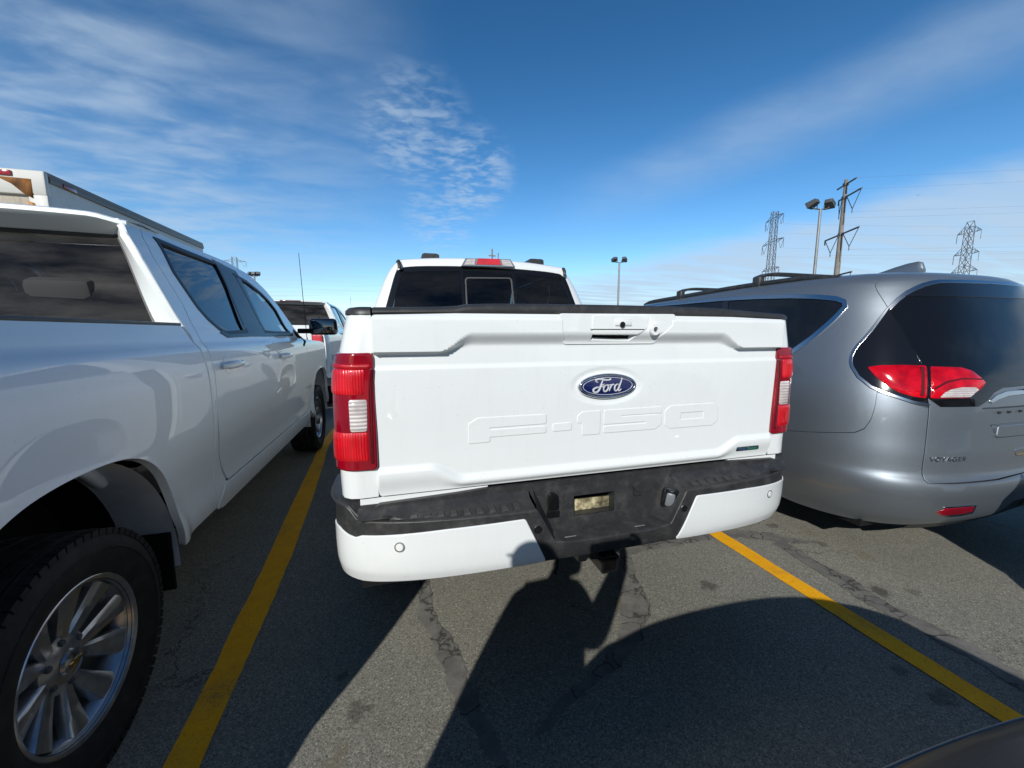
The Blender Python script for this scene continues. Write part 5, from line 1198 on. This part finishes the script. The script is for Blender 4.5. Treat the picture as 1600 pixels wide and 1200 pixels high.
# ------------------------------------------------------------------ other vehicles
hd = copy_tree(chevy); hd.location = (-2.22, 8.62, 0); hd.scale = (1.05, 1.05, 1.06)
hd['label'] = 'white pickup seen beyond the left pickup\'s mirror, red tail light and roof showing'; hd['category'] = 'pickup truck'
nb = copy_tree(chevy); nb.location = (3.62, -4.30, 0)
nb['label'] = 'white pickup nosed in behind the minivan, throwing the shadow across its bumper'
for o in (hd, nb):
    for ch in list(o.children):
        if ch.name.startswith('antenna') and o is nb: bpy.data.objects.remove(ch)
def far_van():
    t = thing('white_van', 'small far white van beyond the middle pickup\'s left tail light', 'van', (-1.75, 16.2, 0))
    def S(u, v): return np.stack([0*u, u, v], -1)
    b = MB(); pr = [(-.0, .45), (0.02, 1.5), (.10, 2.1), (.30, 2.25), (3.6, 2.25), (4.1, 2.15), (4.9, 1.35), (5.5, 1.15), (5.6, .5)]
    rows = []
    for y, z in pr: 
        rows.append([(-.98, y, z-.02 if z > 2 else z), (-.9, y, z), (.9, y, z), (.98, y, z-.02 if z > 2 else z)])
    b.grid(rows)
    for sd in (-1, 1): b.add([(sd*.98, y, z) for y, z in pr], [tuple(range(len(pr)))])
    b.build('body', M['white_paint'], t, 30)
    
    for x0_, x1_ in ((-.75, -.06), (.06, .75)): w = MB(); w.box((x0_, .02, 1.35), (x1_, .06, 1.95), .01); w.build('rear_window', M['privacy_glass'], t)
    
    for y0_, y1_ in ((.4, 1.9), (2.1, 3.6)): w = MB(); w.box((.975, y0_, 1.35), (.985, y1_, 1.95)); w.build('side_window', M['privacy_glass'], t)
    for sd in (-1, 1):
        l = MB(); l.box((sd*.88-.06, -.02, 1.0), (sd*.88+.06, .04, 1.4), .01); l.build('tail_light', M['red_smooth'], t)
        for y in (1.0, 4.6): wheel_parts(t, sd*.85, y, .36, sd, .36, .23, .22, 10, 'none')
    m = MB(); m.box((1.0, 4.2, 1.35), (1.22, 4.3, 1.6), .03); m.build('side_mirror', M['gloss_black'], t)
    return t
far_van()
def box_truck():
    t = thing('box_truck', 'old white box truck with rusty rear corner behind the left pickup', 'box truck', (-4.92, 5.95, 0))
    H, W, Lb, z0 = 3.20, 1.15, 3.75, .85
    b = MB(); b.box((-W, .03, z0), (W, Lb, H-.05)); b.build('cargo_box', M['box_white'], t, 30)
    r = MB(); r.box((-W-.015, .0, H-.05), (W+.015, Lb, H), .012)
    for sd in (-1, 1): r.box((sd*W-.022, .05, H-.11), (sd*W+.022, Lb, H-.049), .004)
    r.build('roof', M['grey_trim'], t, 30)
    f = MB(); f.box((-W-.02, -.03, H-.27), (W+.02, .035, H-.005), .02)
    for sd in (-1, 1): f.box((sd*(W-.06)-.085, -.03, z0), (sd*(W-.06)+.085, .035, H-.265), .012)
    f.box((-W, -.03, z0-.12), (W, .035, z0+.02), .01); fo = f.build('rear_frame', M['box_white'], t, 30)
    for sd in (-1, 1): g = MB(); g.prism([(sd*(W-.10), H-.105), (sd*(W-.40), H-.10), (sd*(W-.27), H-.17), (sd*(W-.17), H-.27), (sd*(W-.10), H-.31)], lambda u, v, d_: (u, d_, v), -.0345, -.02); g.build('rust_gusset', M['box_rust'], fo, 0)
    for sd in (-1, 1): k = MB(); k.prism([(sd*(W-.17), H-.33), (sd*(W-.095), H-.36), (sd*(W-.03), H-.62), (sd*(W-.03), H-.9), (sd*(W-.075), H-.9)], lambda u, v, d_: (u, d_, v), -.0335, -.025); k.build('rust_streak', M['rust_streak'], fo, 0)
    d = MB()
    for i in range(6): d.box((-W+.14, .01, z0+.03+.34*i), (W-.14, .03, z0+.36+.34*i), .005)
    d.build('roller_door', M['door_tan'], t, 30)
    for x in (-.2, 0, .2, -W+.28, W-.33): l = MB(); l.box((x-.075, -.05, H-.085), (x+.075, -.028, H-.03), .008); l.build('marker_light', M['red_smooth'], t, 30)
    for sd in (-1, 1): l = MB(); l.box((sd*(W+.022)-.012, .22, H-.105), (sd*(W+.022)+.012, .42, H-.06), .006); l.build('marker_light', M['red_smooth'], t, 30)
    c = MB(); pr = [(Lb+.1, .5), (Lb+.1, 2.05), (Lb+.25, 2.12), (Lb+.95, 2.08), (Lb+1.45, 1.45), (Lb+2.3, 1.25), (Lb+2.4, .55)]
    rows = [[(-.98, y, z), (-.9, y, z+.02), (.9, y, z+.02), (.98, y, z)] for y, z in pr]; c.grid(rows)
    for sd in (-1, 1): c.add([(sd*.98, y, z) for y, z in pr], [tuple(range(len(pr)))])
    c.build('cab', M['box_white'], t, 30)
    for sd in (-1, 1): w = MB(); w.prism([(Lb+.35, 1.4), (Lb+.35, 1.98), (Lb+.9, 1.98), (Lb+1.3, 1.45)], lambda u, v, d_: (sd*d_, u, v), .978, .986); w.build('cab_window', M['privacy_glass'], t)
    ch = MB(); ch.box((-.45, .2, .6), (-.35, 5.8, .84)); ch.box((.35, .2, .6), (.45, 5.8, .84)); ch.box((-1.0, -.05, .50), (1.0, .05, .62), .01); ch.build('chassis', M['dark_steel'], t)
    for sd in (-1, 1):
        for y in (.95, 4.85): wheel_parts(t, sd*.92, y, .40, sd, .40, .25, .22, 10, 'none')
box_truck()
def crossover():
    P = M['dark_paint']
    t = thing('crossover_car', 'dark grey car at the bottom right, only its hood edge and headlight in view', 'car', DARK[:3])
    def dm(u, v): p = dark_car(u, v); return p
    def mi(poly): return [(2.6-u, v) for u, v in poly]
    sheet('inner_shell', dm, [(-3.2, .25), (5.8, .25), (5.8, 1.40), (-3.2, 1.40)], M['shell_black'], t, (), .08, -1, -.03, 0, False)
    hoodp = [(.30, .93), (.40, .84), (.62, .79), (.95, .762), (1.30, .752), (1.65, .762), (1.98, .79), (2.20, .84), (2.30, .93), (2.42, .985), (1.3, .985), (.18, .985)]
    sheet('hood', dm, hoodp, P, t, (), .035, -1, 0, .02)
    fas = [(.28, .30), (2.32, .30), (2.28, .66), (1.98, .64), (1.53, .655), (1.42, .702), (1.53, .742), (1.30, .742), (1.07, .742), (1.18, .702), (1.07, .655), (.62, .64), (.32, .66)]
    sheet('front_fascia', dm, fas, P, t, [rnd([(.95, .46), (1.65, .46), (1.60, .70), (1.0, .70)], .03)], .035, -1, 0, .02)
    gr = sheet('grille', dm, rnd([(.95, .46), (1.65, .46), (1.60, .70), (1.0, .70)], .03), M['matte_black'], t, (), .04, -1, -.02, 0, False)
    for z in (.52, .58, .64): sheet('grille_bar', dm, [(.97, z), (1.63, z), (1.63, z+.012), (.97, z+.012)], M['chrome'], gr, (), .05, -1, -.008, .006)
    sheet('hood_lip_sheen', dm, [(.96, .747), (1.30, .745), (1.64, .747), (1.64, .754), (1.30, .7505), (.96, .758)], M['grey_trim'], t, (), .03, -1, .003, .006)  # grey strip on the hood lip, its colour standing in for a reflection
    for mm in (0, 1):
        q = (lambda p: mi(p)) if mm else (lambda p: p)
        h = sheet('headlight', dm, q(rnd([(.30, .67), (.62, .65), (1.08, .668), (1.17, .705), (1.02, .738), (.66, .772), (.44, .815), (.30, .83)], .015)), M['lamp_lens'], t, (), .02, -1, .003, .02, bulge=.012, bulge_w=.05)
        hp = sheet('lamp_bowl', dm, q(ell(.80, .705, .10, .034, 28)), M['lamp_grey'], h, (), .015, -1, .014, .004, bulge=.006, bulge_w=.03)
        sheet('turn_lens', dm, q(rnd([(.33, .69), (.42, .69), (.42, .78), (.33, .79)], .012)), M['red_dark'], h, (), .02, -1, .013, .003, bulge=.004, bulge_w=.03)
        F0 = -.25; RX = F0-2.65
        def ar(c): return [(c+.37*math.cos(a_), .33+.37*math.sin(a_)) for a_ in np.linspace(-.2, math.pi+.2, 20)]
        side = [(.27, .28), (.27, .66), (.285, .84), (.17, .985), (-.4, .99), (-.95, 1.0), (-2.6, 1.02), (-3.2, 1.02), (-3.2, .30), (RX-.40, .26)]+ar(RX)[::-1]+[(RX+.40, .24), (F0-.40, .24)]+ar(F0)[::-1]
        sheet('body_side', dm, q(side), P, t, (), .04, -1, 0, .03)
        sheet('side_window', dm, q([(-.55, 1.03), (-.35, 1.20), (-.05, 1.44), (-1.2, 1.47), (-2.4, 1.44), (-3.0, 1.05)]), M['privacy_glass'], t, (), .06, -1, .002, .004)
        for yy in (-.95, -3.6): wheel_parts(t, (1 if mm else -1)*.78, yy, .34, 1 if mm else -1, .34, .22, .22, 10, 'none')
        mr = MB(); mr.box((.80 if mm else -1.0, -1.55, .98), (1.0 if mm else -.80, -1.42, 1.12), .03); mr.build('side_mirror', P, t, 50)
    rf = MB(); rows = []
    for u in np.linspace(-2.7, .05, 20):
        L = [tuple(dark_car(np.array([u]), np.array([v]))[0]) for v in np.linspace(1.44, 1.70, 10)]; rows.append(L+[(-p[0], p[1], p[2]) for p in L[::-1]])
    rf.grid(rows); rf.build('roof', P, t, 60)
    sheet('windscreen', dm, [(.12, 1.01), (1.30, 1.02), (2.48, 1.01), (2.38, 1.30), (2.28, 1.47), (1.3, 1.50), (.32, 1.47), (.22, 1.30)], M['privacy_glass'], t, (), .05, -1, 0, .01)
    rr = MB(); rows = [[tuple(dark_car(np.array([u]), np.array([v]))[0]) for v in (.30, .6, .9, 1.05, 1.3, 1.5, 1.6)] for u in (-3.2, )]; L = rows[0]
    rr.grid([[(p[0]*s, p[1]-.12*(1-s*s), p[2]) for p in L] for s in np.linspace(1, -1, 9)]); rr.build('rear_end', P, t, 50)
    return t
crossover()
# ------------------------------------------------------------------ lamp poles, transmission line, wires
def lamp_pole(p, H, heads, label, r=.085, yaw=0.):
    t = thing('lamp_post', label, 'lamp post', p, yaw, 'lamp posts round the lot')
    m = MB(); m.lathe([(r*1.9, 0), (r*1.9, .05), (r*1.15, .12)], 20, Matrix.Rotation(rad(-90), 4, 'Y')); m.tube([(0, 0, 0), (0, 0, H*.5), (0, 0, H)], [r*1.1, r*.9, r*.72], 14); m.build('pole', M['galv_steel'], t, 50)
    b = MB(); b.tube([(-.53, 0, H+.20), (-.50, 0, H+.06), (-.38, 0, H), (0, 0, H-.04), (.38, 0, H), (.50, 0, H+.06), (.53, 0, H+.20)], .04, 8); b.tube([(-.22, 0, H), (-.22, 0, H+.22)], .03, 8); b.tube([(.22, 0, H), (.22, 0, H+.22)], .03, 8); b.build('bracket', M['dark_steel'], t, 50)
    for x, rz, tl in heads:
        h = MB(); A = Matrix.Translation((x*.85, 0, H+.30)) @ Matrix.Rotation(rad(rz), 4, 'Z') @ Matrix.Rotation(rad(tl), 4, 'X')
        rows = [[tuple(A @ Vector((sx*w, y, sz*hh))) for sx, sz in ((-1, -1), (1, -1), (1, 1), (-1, 1))] for y, w, hh in ((-.33, .13, .07), (-.30, .20, .13), (.08, .26, .17), (.23, .28, .19), (.26, .28, .19))]
        h.grid(rows, True); h.add(rows[0], [(0, 1, 2, 3)]); ho = h.build('floodlight', M['dark_steel'], t, 30)
        g = MB(); g.add([A @ Vector(v) for v in ((-.24, .264, -.155), (.24, .264, -.155), (.24, .264, .155), (-.24, .264, .155))], [(0, 1, 2, 3)]); g.build('lamp_glass', M['lamp_dim'], ho)
px, py = (26.019,20.124,9.6)[:2]
lamp_pole((px, py, 0), 9.2, ((-.62, 25, -25), (.62, -50, -30)), 'tall lamp post with two floodlights in front of the wooden power pole', .10, rad(-16))
px, py = (23.359,39.768,9.4)[:2]
lamp_pole((px, py, 0), 9.0, ((-.62, 15, -25), (.62, -25, -30)), 'lone lamp post with two floodlights over the middle pickup\'s right shoulder', .12, rad(-16))
px, py = (-18.731,62.86,9.4)[:2]
lamp_pole((px, py, 0), 9.0, ((-.62, 150, 25), (0, 180, 20), (.62, 215, 25)), 'distant lamp post with four heads above the left pickup\'s windscreen', .14, rad(-16))
for (a_, b_, nm) in ((768.5, 389, 'far bare pole rising behind the middle pickup roof, the taller of two'), (778.5, 394, 'far bare pole rising behind the middle pickup roof, the shorter of two')):
    pass
p = (12.897,56.052,13.0); t = thing('utility_pole', 'far bare pole behind the middle pickup\'s roof, taller of the pair', 'utility pole', (p[0], p[1], 0), 0, 'far poles behind the roof'); m = MB(); m.tube([(0, 0, 0), (0, 0, 13.0)], [.16, .11], 10); m.build('pole', M['pole_wood'], t); m = MB(); m.box((-.5, -.06, 12.0), (.5, .06, 12.15)); m.build('crossarm', M['pole_wood'], t)
p = (13.118,53.398,12.0); t = thing('utility_pole', 'far thin pole behind the middle pickup\'s roof, shorter of the pair', 'utility pole', (p[0], p[1], 0), 0, 'far poles behind the roof'); m = MB(); m.tube([(0, 0, 0), (0, 0, 12.0)], [.12, .08], 10); m.build('pole', M['galv_steel'], t); m = MB(); m.box((-.3, -.05, 11.0), (.3, .05, 11.1)); m.build('crossarm', M['pole_wood'], t)
# single power pole with three pairs of arms
WP = (68.666,49.424,25.0); WYAW = rad(-119)
t = thing('power_pole', 'tall weathered single power pole with four slanting crossarms next to the lamp post', 'power pole', (WP[0], WP[1], 0), WYAW, 'transmission line supports')
m = MB(); m.tube([(0, 0, 0), (0, 0, 12), (0, 0, 25.3)], [.45, .38, .24], 16); m.build('pole', M['pole_wood'], t, 50)
WIRE_A = []
for z, l, r_, nm in ((24.6, 2.4, 2.8, 0), (22.6, 1.6, 4.4, 1), (17.0, 4.7, 4.8, 1), (10.6, 3.9, 4.1, 1)):
    a_ = MB(); a_.tube([(-l, 0, z), (r_, 0, z)], .13, 6); a_.box((-.35, -.3, z-.25), (.35, .3, z+.25), .05)
    if nm: a_.tube([(-l, 0, z), (-l, 0, z-.75)], .10, 6)
    ao = a_.build('crossarm', M['dark_steel'], t, 40)
    if nm:
        for x0, x1 in ((-l, -.6), (.6, r_)):
            i_ = MB(); c_ = (x0+x1)/2; i_.tube([(x0+.1, 0, z-.1), (c_, 0, z-2.4)], .055, 6); i_.tube([(x1-.1, 0, z-.1), (c_, 0, z-2.4)], .055, 6); i_.tube([(c_, 0, z-2.4), (c_, 0, z-3.0)], .06, 6); i_.build('insulator_string', M['wire'], ao, 30); WIRE_A.append((c_, z-2.8))
    else: WIRE_A += [(-l, z), (r_, z)]
def lattice(p, yaw, H, label, arms, base, neck, flat):
    t = thing('transmission_tower', label, 'transmission tower', (p[0], p[1], 0), yaw, 'transmission line supports')
    m = MB(); zs = [0, H*.14, H*.27, H*.38, H*.48, H*.57, H*.65, H*.72, H*.79, H*.86, H*.93, H]
    def hw(z): return float(np.interp(z, [0, H*.55, H], [base, neck, neck*.85]))
    for sx in (-1, 1):
        for sy in (-1, 1): m.tube([(sx*hw(z), sy*hw(z), z) for z in zs], .09, 5)
    for a_, b_ in zip(zs[:-1], zs[1:]):
        wa, wb = hw(a_), hw(b_)
        for s in (-1, 1):
            for (p0, p1) in (((-wa, s*wa, a_), (wb, s*wb, b_)), ((wa, s*wa, a_), (-wb, s*wb, b_)), ((s*wa, -wa, a_), (s*wb, wb, b_)), ((s*wa, wa, a_), (s*wb, -wb, b_)), ((-wb, s*wb, b_), (wb, s*wb, b_)), ((s*wb, -wb, b_), (s*wb, wb, b_))): m.tube([p0, p1], .045, 4)
    m.build('tower_frame', M['lattice_steel'], t, 40)
    for z, l, dz in arms:
        w = hw(z)
        for s in (-1, 1):
            a_ = MB(); tip = (s*l, 0, z+dz)
            for sy in (-1, 1):
                a_.tube([(s*w, sy*w, z), tip], .06, 4); a_.tube([(s*w, sy*w, z+(1.9 if not flat else .9)), tip], .06, 4)
                for q in (.33, .66): a_.tube([(s*(w+(l-w)*q), sy*w*(1-q), z+dz*q), (s*(w+(l-w)*(q+.16)), sy*w*(1-q-.16), z+(1.9 if not flat else .9)*(1-q-.16)+dz*(q+.16))], .05, 4)
            a_.tube([tip, (s*l-s*.0, 0, z+dz-2.6)], .07, 5)
            if flat: a_.tube([(s*l*.55, 0, z), (s*l*.78, 0, z-2.4)], .05, 4); a_.tube([(s*l, 0, z), (s*l*.78, 0, z-2.4)], .05, 4)
            a_.build('crossarm', M['lattice_steel'], t, 40)
    if not flat:
        pk = MB()
        for s in (-1, 1): 
            for sy in (-1, 1): pk.tube([(s*hw(H), sy*hw(H), H), (s*hw(H)*1.4, 0, H+1.6)], .08, 4)
        pk.tube([(-hw(H)*1.4, 0, H+1.6), (hw(H)*1.4, 0, H+1.6)], .08, 4); pk.build('peak', M['lattice_steel'], t, 40)
    return t
TL = (105.713,95.017,36.0); TR = (166.903,82.736,33.5); TF = (-72.443,217.69,36.0)
lattice(TL, rad(-113), 36.0, 'narrow lattice tower with flat crossarms left of the wooden power pole', ((34.0, 5.0, .2), (27.3, 6.0, .2), (19.6, 4.8, .2)), 1.1, .8, True)
lattice(TR, rad(-109), 33.0, 'wider lattice tower standing above the minivan\'s rear window', ((31.3, 3.4, .1), (25.0, 3.6, .1), (19.8, 3.8, .1), (14.5, 3.8, .1)), 2.4, .85, False)
lattice(TF, rad(5), 36.0, 'far lattice tower whose top shows over the left pickup\'s roof', ((34.0, 4.6, .2), (27.3, 4.8, .2), (19.6, 4.4, .2)), 1.4, 1.1, True)
def sag(a_, b_, s, n=16): return [tuple(np.array(a_)*(1-k)+np.array(b_)*k-np.array([0, 0, s*4*k*(1-k)])) for k in np.linspace(0, 1, n)]
cy, sy_ = math.cos(WYAW), math.sin(WYAW)
for i, (x, z) in enumerate(WIRE_A):
    a_ = (WP[0]+x*cy, WP[1]+x*sy_, z); b_ = (a_[0]+150*.87, a_[1]-150*.48, z+1.0); c_ = (a_[0]-230*.72, a_[1]+230*.69, z+2)
    w = MB(); w.tube(sag(a_, b_, 1.6), .008, 4); o = w.build('power_line', M['wire'], None, 0)
    tag(o, 'thin overhead wire running from the wooden power pole towards the right', 'wire', 'overhead power lines')
for i, (x, z) in enumerate([(s*l, z-2.6) for z, l in ((34, 5.0), (27.3, 6.0), (19.6, 4.8)) for s in (-1, 1)]):
    c2, s2 = math.cos(rad(-113)), math.sin(rad(-113)); a_ = (TL[0]+x*c2, TL[1]+x*s2, z); b_ = (a_[0]+190, a_[1]-60, z+1)
    w = MB(); w.tube(sag(a_, b_, 2.0), .012, 4); o = w.build('power_line', M['wire'], None, 0); tag(o, 'thin overhead wire running from the narrow lattice tower towards the right', 'wire', 'overhead power lines')
ap = (1142.669,662.752,310.339); t = thing('airplane', 'tiny dark airplane in the pale sky right of the power pole', 'airplane', ap, rad(30))
m = MB(); m.tube([(-2.2, 0, 0), (-1.6, 0, 0), (1.6, 0, 0), (2.4, 0, .2)], [.1, .4, .4, .1], 8); m.build('fuselage', M['dark_steel'], t); m = MB(); m.prism([(.3, -3.), (.3, 3.), (-.5, 3.), (-.7, -3.)], lambda u, v, d_: (u, v, d_), .1, .25); m.build('wing', M['dark_steel'], t); m = MB(); m.prism([(1.7, 0), (2.4, 0), (2.5, .9), (2.2, .9)], lambda u, v, d_: (u, d_, v), -.06, .06); m.build('tail_fin', M['dark_steel'], t)

# ------------------------------------------------------------------ the photographer, standing left of the dark car and reaching over its hood
def skin(name, verts, edges, mat, parent, sub=2):
    me = bpy.data.meshes.new(name); me.from_pydata([v[0] for v in verts], edges, []); me.update()
    o = link(name, me, mat, parent); md = o.modifiers.new('skin', 'SKIN'); md.use_smooth_shade = True
    for i, v in enumerate(verts):
        r = v[1]; me.skin_vertices[0].data[i].radius = r if hasattr(r, '__len__') else (r, r); me.skin_vertices[0].data[i].use_root = (i == 0)
    s = o.modifiers.new('smooth', 'SUBSURF'); s.levels = sub; s.render_levels = sub
    return o
def photographer():
    t = thing('person', 'photographer in dark jacket and jeans holding up a phone in the right hand', 'person', (-.52, -.38, 0))
    O = np.array([-.52, -.38, 0])
    J = dict(pel=(-.52, -.38, .95), wst=(-.52, -.375, 1.10), chest=(-.51, -.36, 1.30), nb=(-.52, -.33, 1.50), nk=(-.49, -.30, 1.56), hd0=(-.45, -.27, 1.585), hd1=(-.44, -.265, 1.655), hd2=(-.44, -.275, 1.71),
             lsh=(-.665, -.31, 1.455), lel=(-.735, -.37, 1.15), lwr=(-.745, -.30, .90), rsh=(-.34, -.31, 1.455), rel=(-.185, -.245, 1.20), rwr=(.10, -.075, 1.36),
             lhip=(-.62, -.38, .90), lkn=(-.635, -.36, .50), lan=(-.645, -.41, .09), lto=(-.655, -.26, .035), rhip=(-.42, -.38, .90), rkn=(-.41, -.33, .50), ran=(-.40, -.36, .09), rto=(-.38, -.21, .035))
    for k_ in J:
        if k_ not in ('rwr',): J[k_] = (J[k_][0]+(.03 if k_ in ('hd0', 'hd1', 'hd2', 'nk', 'nb') else .0), J[k_][1], J[k_][2]*.93)
    rad_ = dict(pel=(.155, .115), wst=(.140, .105), chest=(.165, .120), nb=(.085, .08), nk=(.056, .056), hd0=(.070, .082), hd1=(.076, .096), hd2=(.062, .075), lsh=.062, lel=.045, lwr=.030, rsh=.062, rel=.045, rwr=.030,
                lhip=.095, lkn=.060, lan=.042, lto=.034, rhip=.095, rkn=.060, ran=.042, rto=.034)
    K = list(J); V = [(tuple(np.array(J[k])-O), rad_[k]) for k in K]
    E = [(K.index(a_), K.index(b_)) for a_, b_ in (('pel', 'wst'), ('wst', 'chest'), ('chest', 'nb'), ('nb', 'nk'), ('nk', 'hd0'), ('hd0', 'hd1'), ('hd1', 'hd2'), ('chest', 'lsh'), ('lsh', 'lel'), ('lel', 'lwr'), ('chest', 'rsh'), ('rsh', 'rel'), ('rel', 'rwr'),
         ('pel', 'lhip'), ('lhip', 'lkn'), ('lkn', 'lan'), ('lan', 'lto'), ('pel', 'rhip'), ('rhip', 'rkn'), ('rkn', 'ran'), ('ran', 'rto'))]
    # palms and five bent fingers on each hand, closed on the phone's ends
    def addv(p, r): V.append((tuple(np.array(p)-O), r)); return len(V)-1
    # right hand, closed on the phone's end
    sg = 1; w = np.array(J['rwr']); palm = np.array([.117, -.045, 1.395])
    a_ = addv((w+palm)/2, (.030, .020)); E.append((K.index('rwr'), a_)); b_ = addv(palm, (.034, .018)); E.append((a_, b_))
    for i, (ln, dz) in enumerate(((.075, .040), (.082, .018), (.076, -.004), (.060, -.026))):
        k0 = addv(palm+np.array([sg*.010, .012, dz]), .0095); E.append((b_, k0))
        k1 = addv(palm+np.array([sg*.006, .012+ln*.35, dz*1.08]), .0088); E.append((k0, k1)); k2 = addv(palm+np.array([-sg*.012, .020+ln*.35, dz*1.1]), .0082); E.append((k1, k2))
    q0 = addv(palm+np.array([-sg*.012, -.014, .030]), .0105); E.append((b_, q0)); q1 = addv(palm+np.array([-sg*.034, -.004, .046]), .0095); E.append((q0, q1)); q2 = addv(palm+np.array([-sg*.052, .010, .050]), .0085); E.append((q1, q2))
    # left hand, hanging and slightly curled
    w = np.array(J['lwr']); palm = w+np.array([.004, .022, -.075])
    a_ = addv((w+palm)/2, (.020, .030)); E.append((K.index('lwr'), a_)); b_ = addv(palm, (.016, .036)); E.append((a_, b_))
    for ln, dy in ((.072, .032), (.080, .011), (.075, -.010), (.058, -.030)):
        k0 = addv(palm+np.array([.003, dy, -.030]), .0095); E.append((b_, k0)); k1 = addv(palm+np.array([.010, dy+.006, -.030-ln*.5]), .0088); E.append((k0, k1)); k2 = addv(palm+np.array([.026, dy+.010, -.030-ln*.92]), .0080); E.append((k1, k2))
    q0 = addv(palm+np.array([.016, .036, .020]), .0105); E.append((b_, q0)); q1 = addv(palm+np.array([.024, .052, -.012]), .0095); E.append((q0, q1)); q2 = addv(palm+np.array([.028, .056, -.040]), .0085); E.append((q1, q2))
    # nose, ears
    for p, r, base in (((-.407, -.158, 1.52), .013, 'hd1'), ((-.476, -.272, 1.52), .010, 'hd1'), ((-.344, -.268, 1.52), .010, 'hd1')):
        V.append((tuple(np.array(p)-O), r)); E.append((K.index(base), len(V)-1))
    skin('body', V, E, M['skin'], t, 2)
    ks = ['pel', 'wst', 'chest', 'nb', 'lsh', 'lel', 'lwr', 'rsh', 'rel', 'rwr']; g = dict(pel=(.185, .15), wst=(.185, .145), chest=(.195, .15), nb=(.125, .11), lsh=.085, lel=.078, lwr=.056, rsh=.092, rel=.074, rwr=.046)
    V2 = [(tuple(np.array(J[k])-O), g[k]) for k in ks]; V2.append((tuple(np.array((-.52, -.38, .72))-O), (.20, .16)))
    E2 = [(0, 1), (1, 2), (2, 3), (2, 4), (4, 5), (5, 6), (2, 7), (7, 8), (8, 9), (0, 10)]
    skin('jacket', V2, E2, M['jacket'], t, 2)
    ks = ['pel', 'lhip', 'lkn', 'lan', 'rhip', 'rkn', 'ran']; g = dict(pel=(.165, .13), lhip=.112, lkn=.080, lan=.068, rhip=.112, rkn=.080, ran=.068)
    skin('trousers', [(tuple(np.array(J[k])-O), g[k]) for k in ks], [(0, 1), (1, 2), (2, 3), (0, 4), (4, 5), (5, 6)], M['jeans'], t, 2)
    for s in ('l', 'r'):
        a_, b_ = np.array(J[s+'an'])-O, np.array(J[s+'to'])-O; skin('shoe', [((a_[0], a_[1]-.05, .05), .048), ((a_[0], a_[1]+.03, .055), .050), ((b_[0], b_[1], .042), .042)], [(0, 1), (1, 2)], M['shoe'], t, 2)
    h = MB(); rows = []
    for la in np.linspace(0, 1, 9):
        th = la*rad(100); rows.append([(.110+.086*math.sin(th)*math.cos(p), .105-.012+.106*math.sin(th)*math.sin(p)-.03*la*(math.sin(p) > 0)*math.sin(p), 1.526+.108*math.cos(th)+(.03*la if math.sin(p) > .2 else 0)) for p in np.linspace(0, 2*math.pi, 25)])
    h.grid(rows); h.build('hair', M['hair'], t, 60)
    f = MB()
    for x in (-.440, -.377): f.box((x-.011-O[0], -.173-O[1], 1.538), (x+.011-O[0], -.166-O[1], 1.546), .002)
    f.box((-.433-O[0], -.176-O[1], 1.472), (-.383-O[0], -.168-O[1], 1.478), .002); f.build('face_features', M['hair'], t)
    p = MB(); p.box((-.062, -.0215, 1.365), (.102, -.0135, 1.440), .003); po = p.build('phone', M['gloss_black']); tag(po, 'black phone held up in the photographer\'s right hand', 'phone')
    p = MB(); p.box((-.055, -.0222, 1.369), (.095, -.0214, 1.436)); p.build('screen', M['privacy_glass'], po)
photographer()
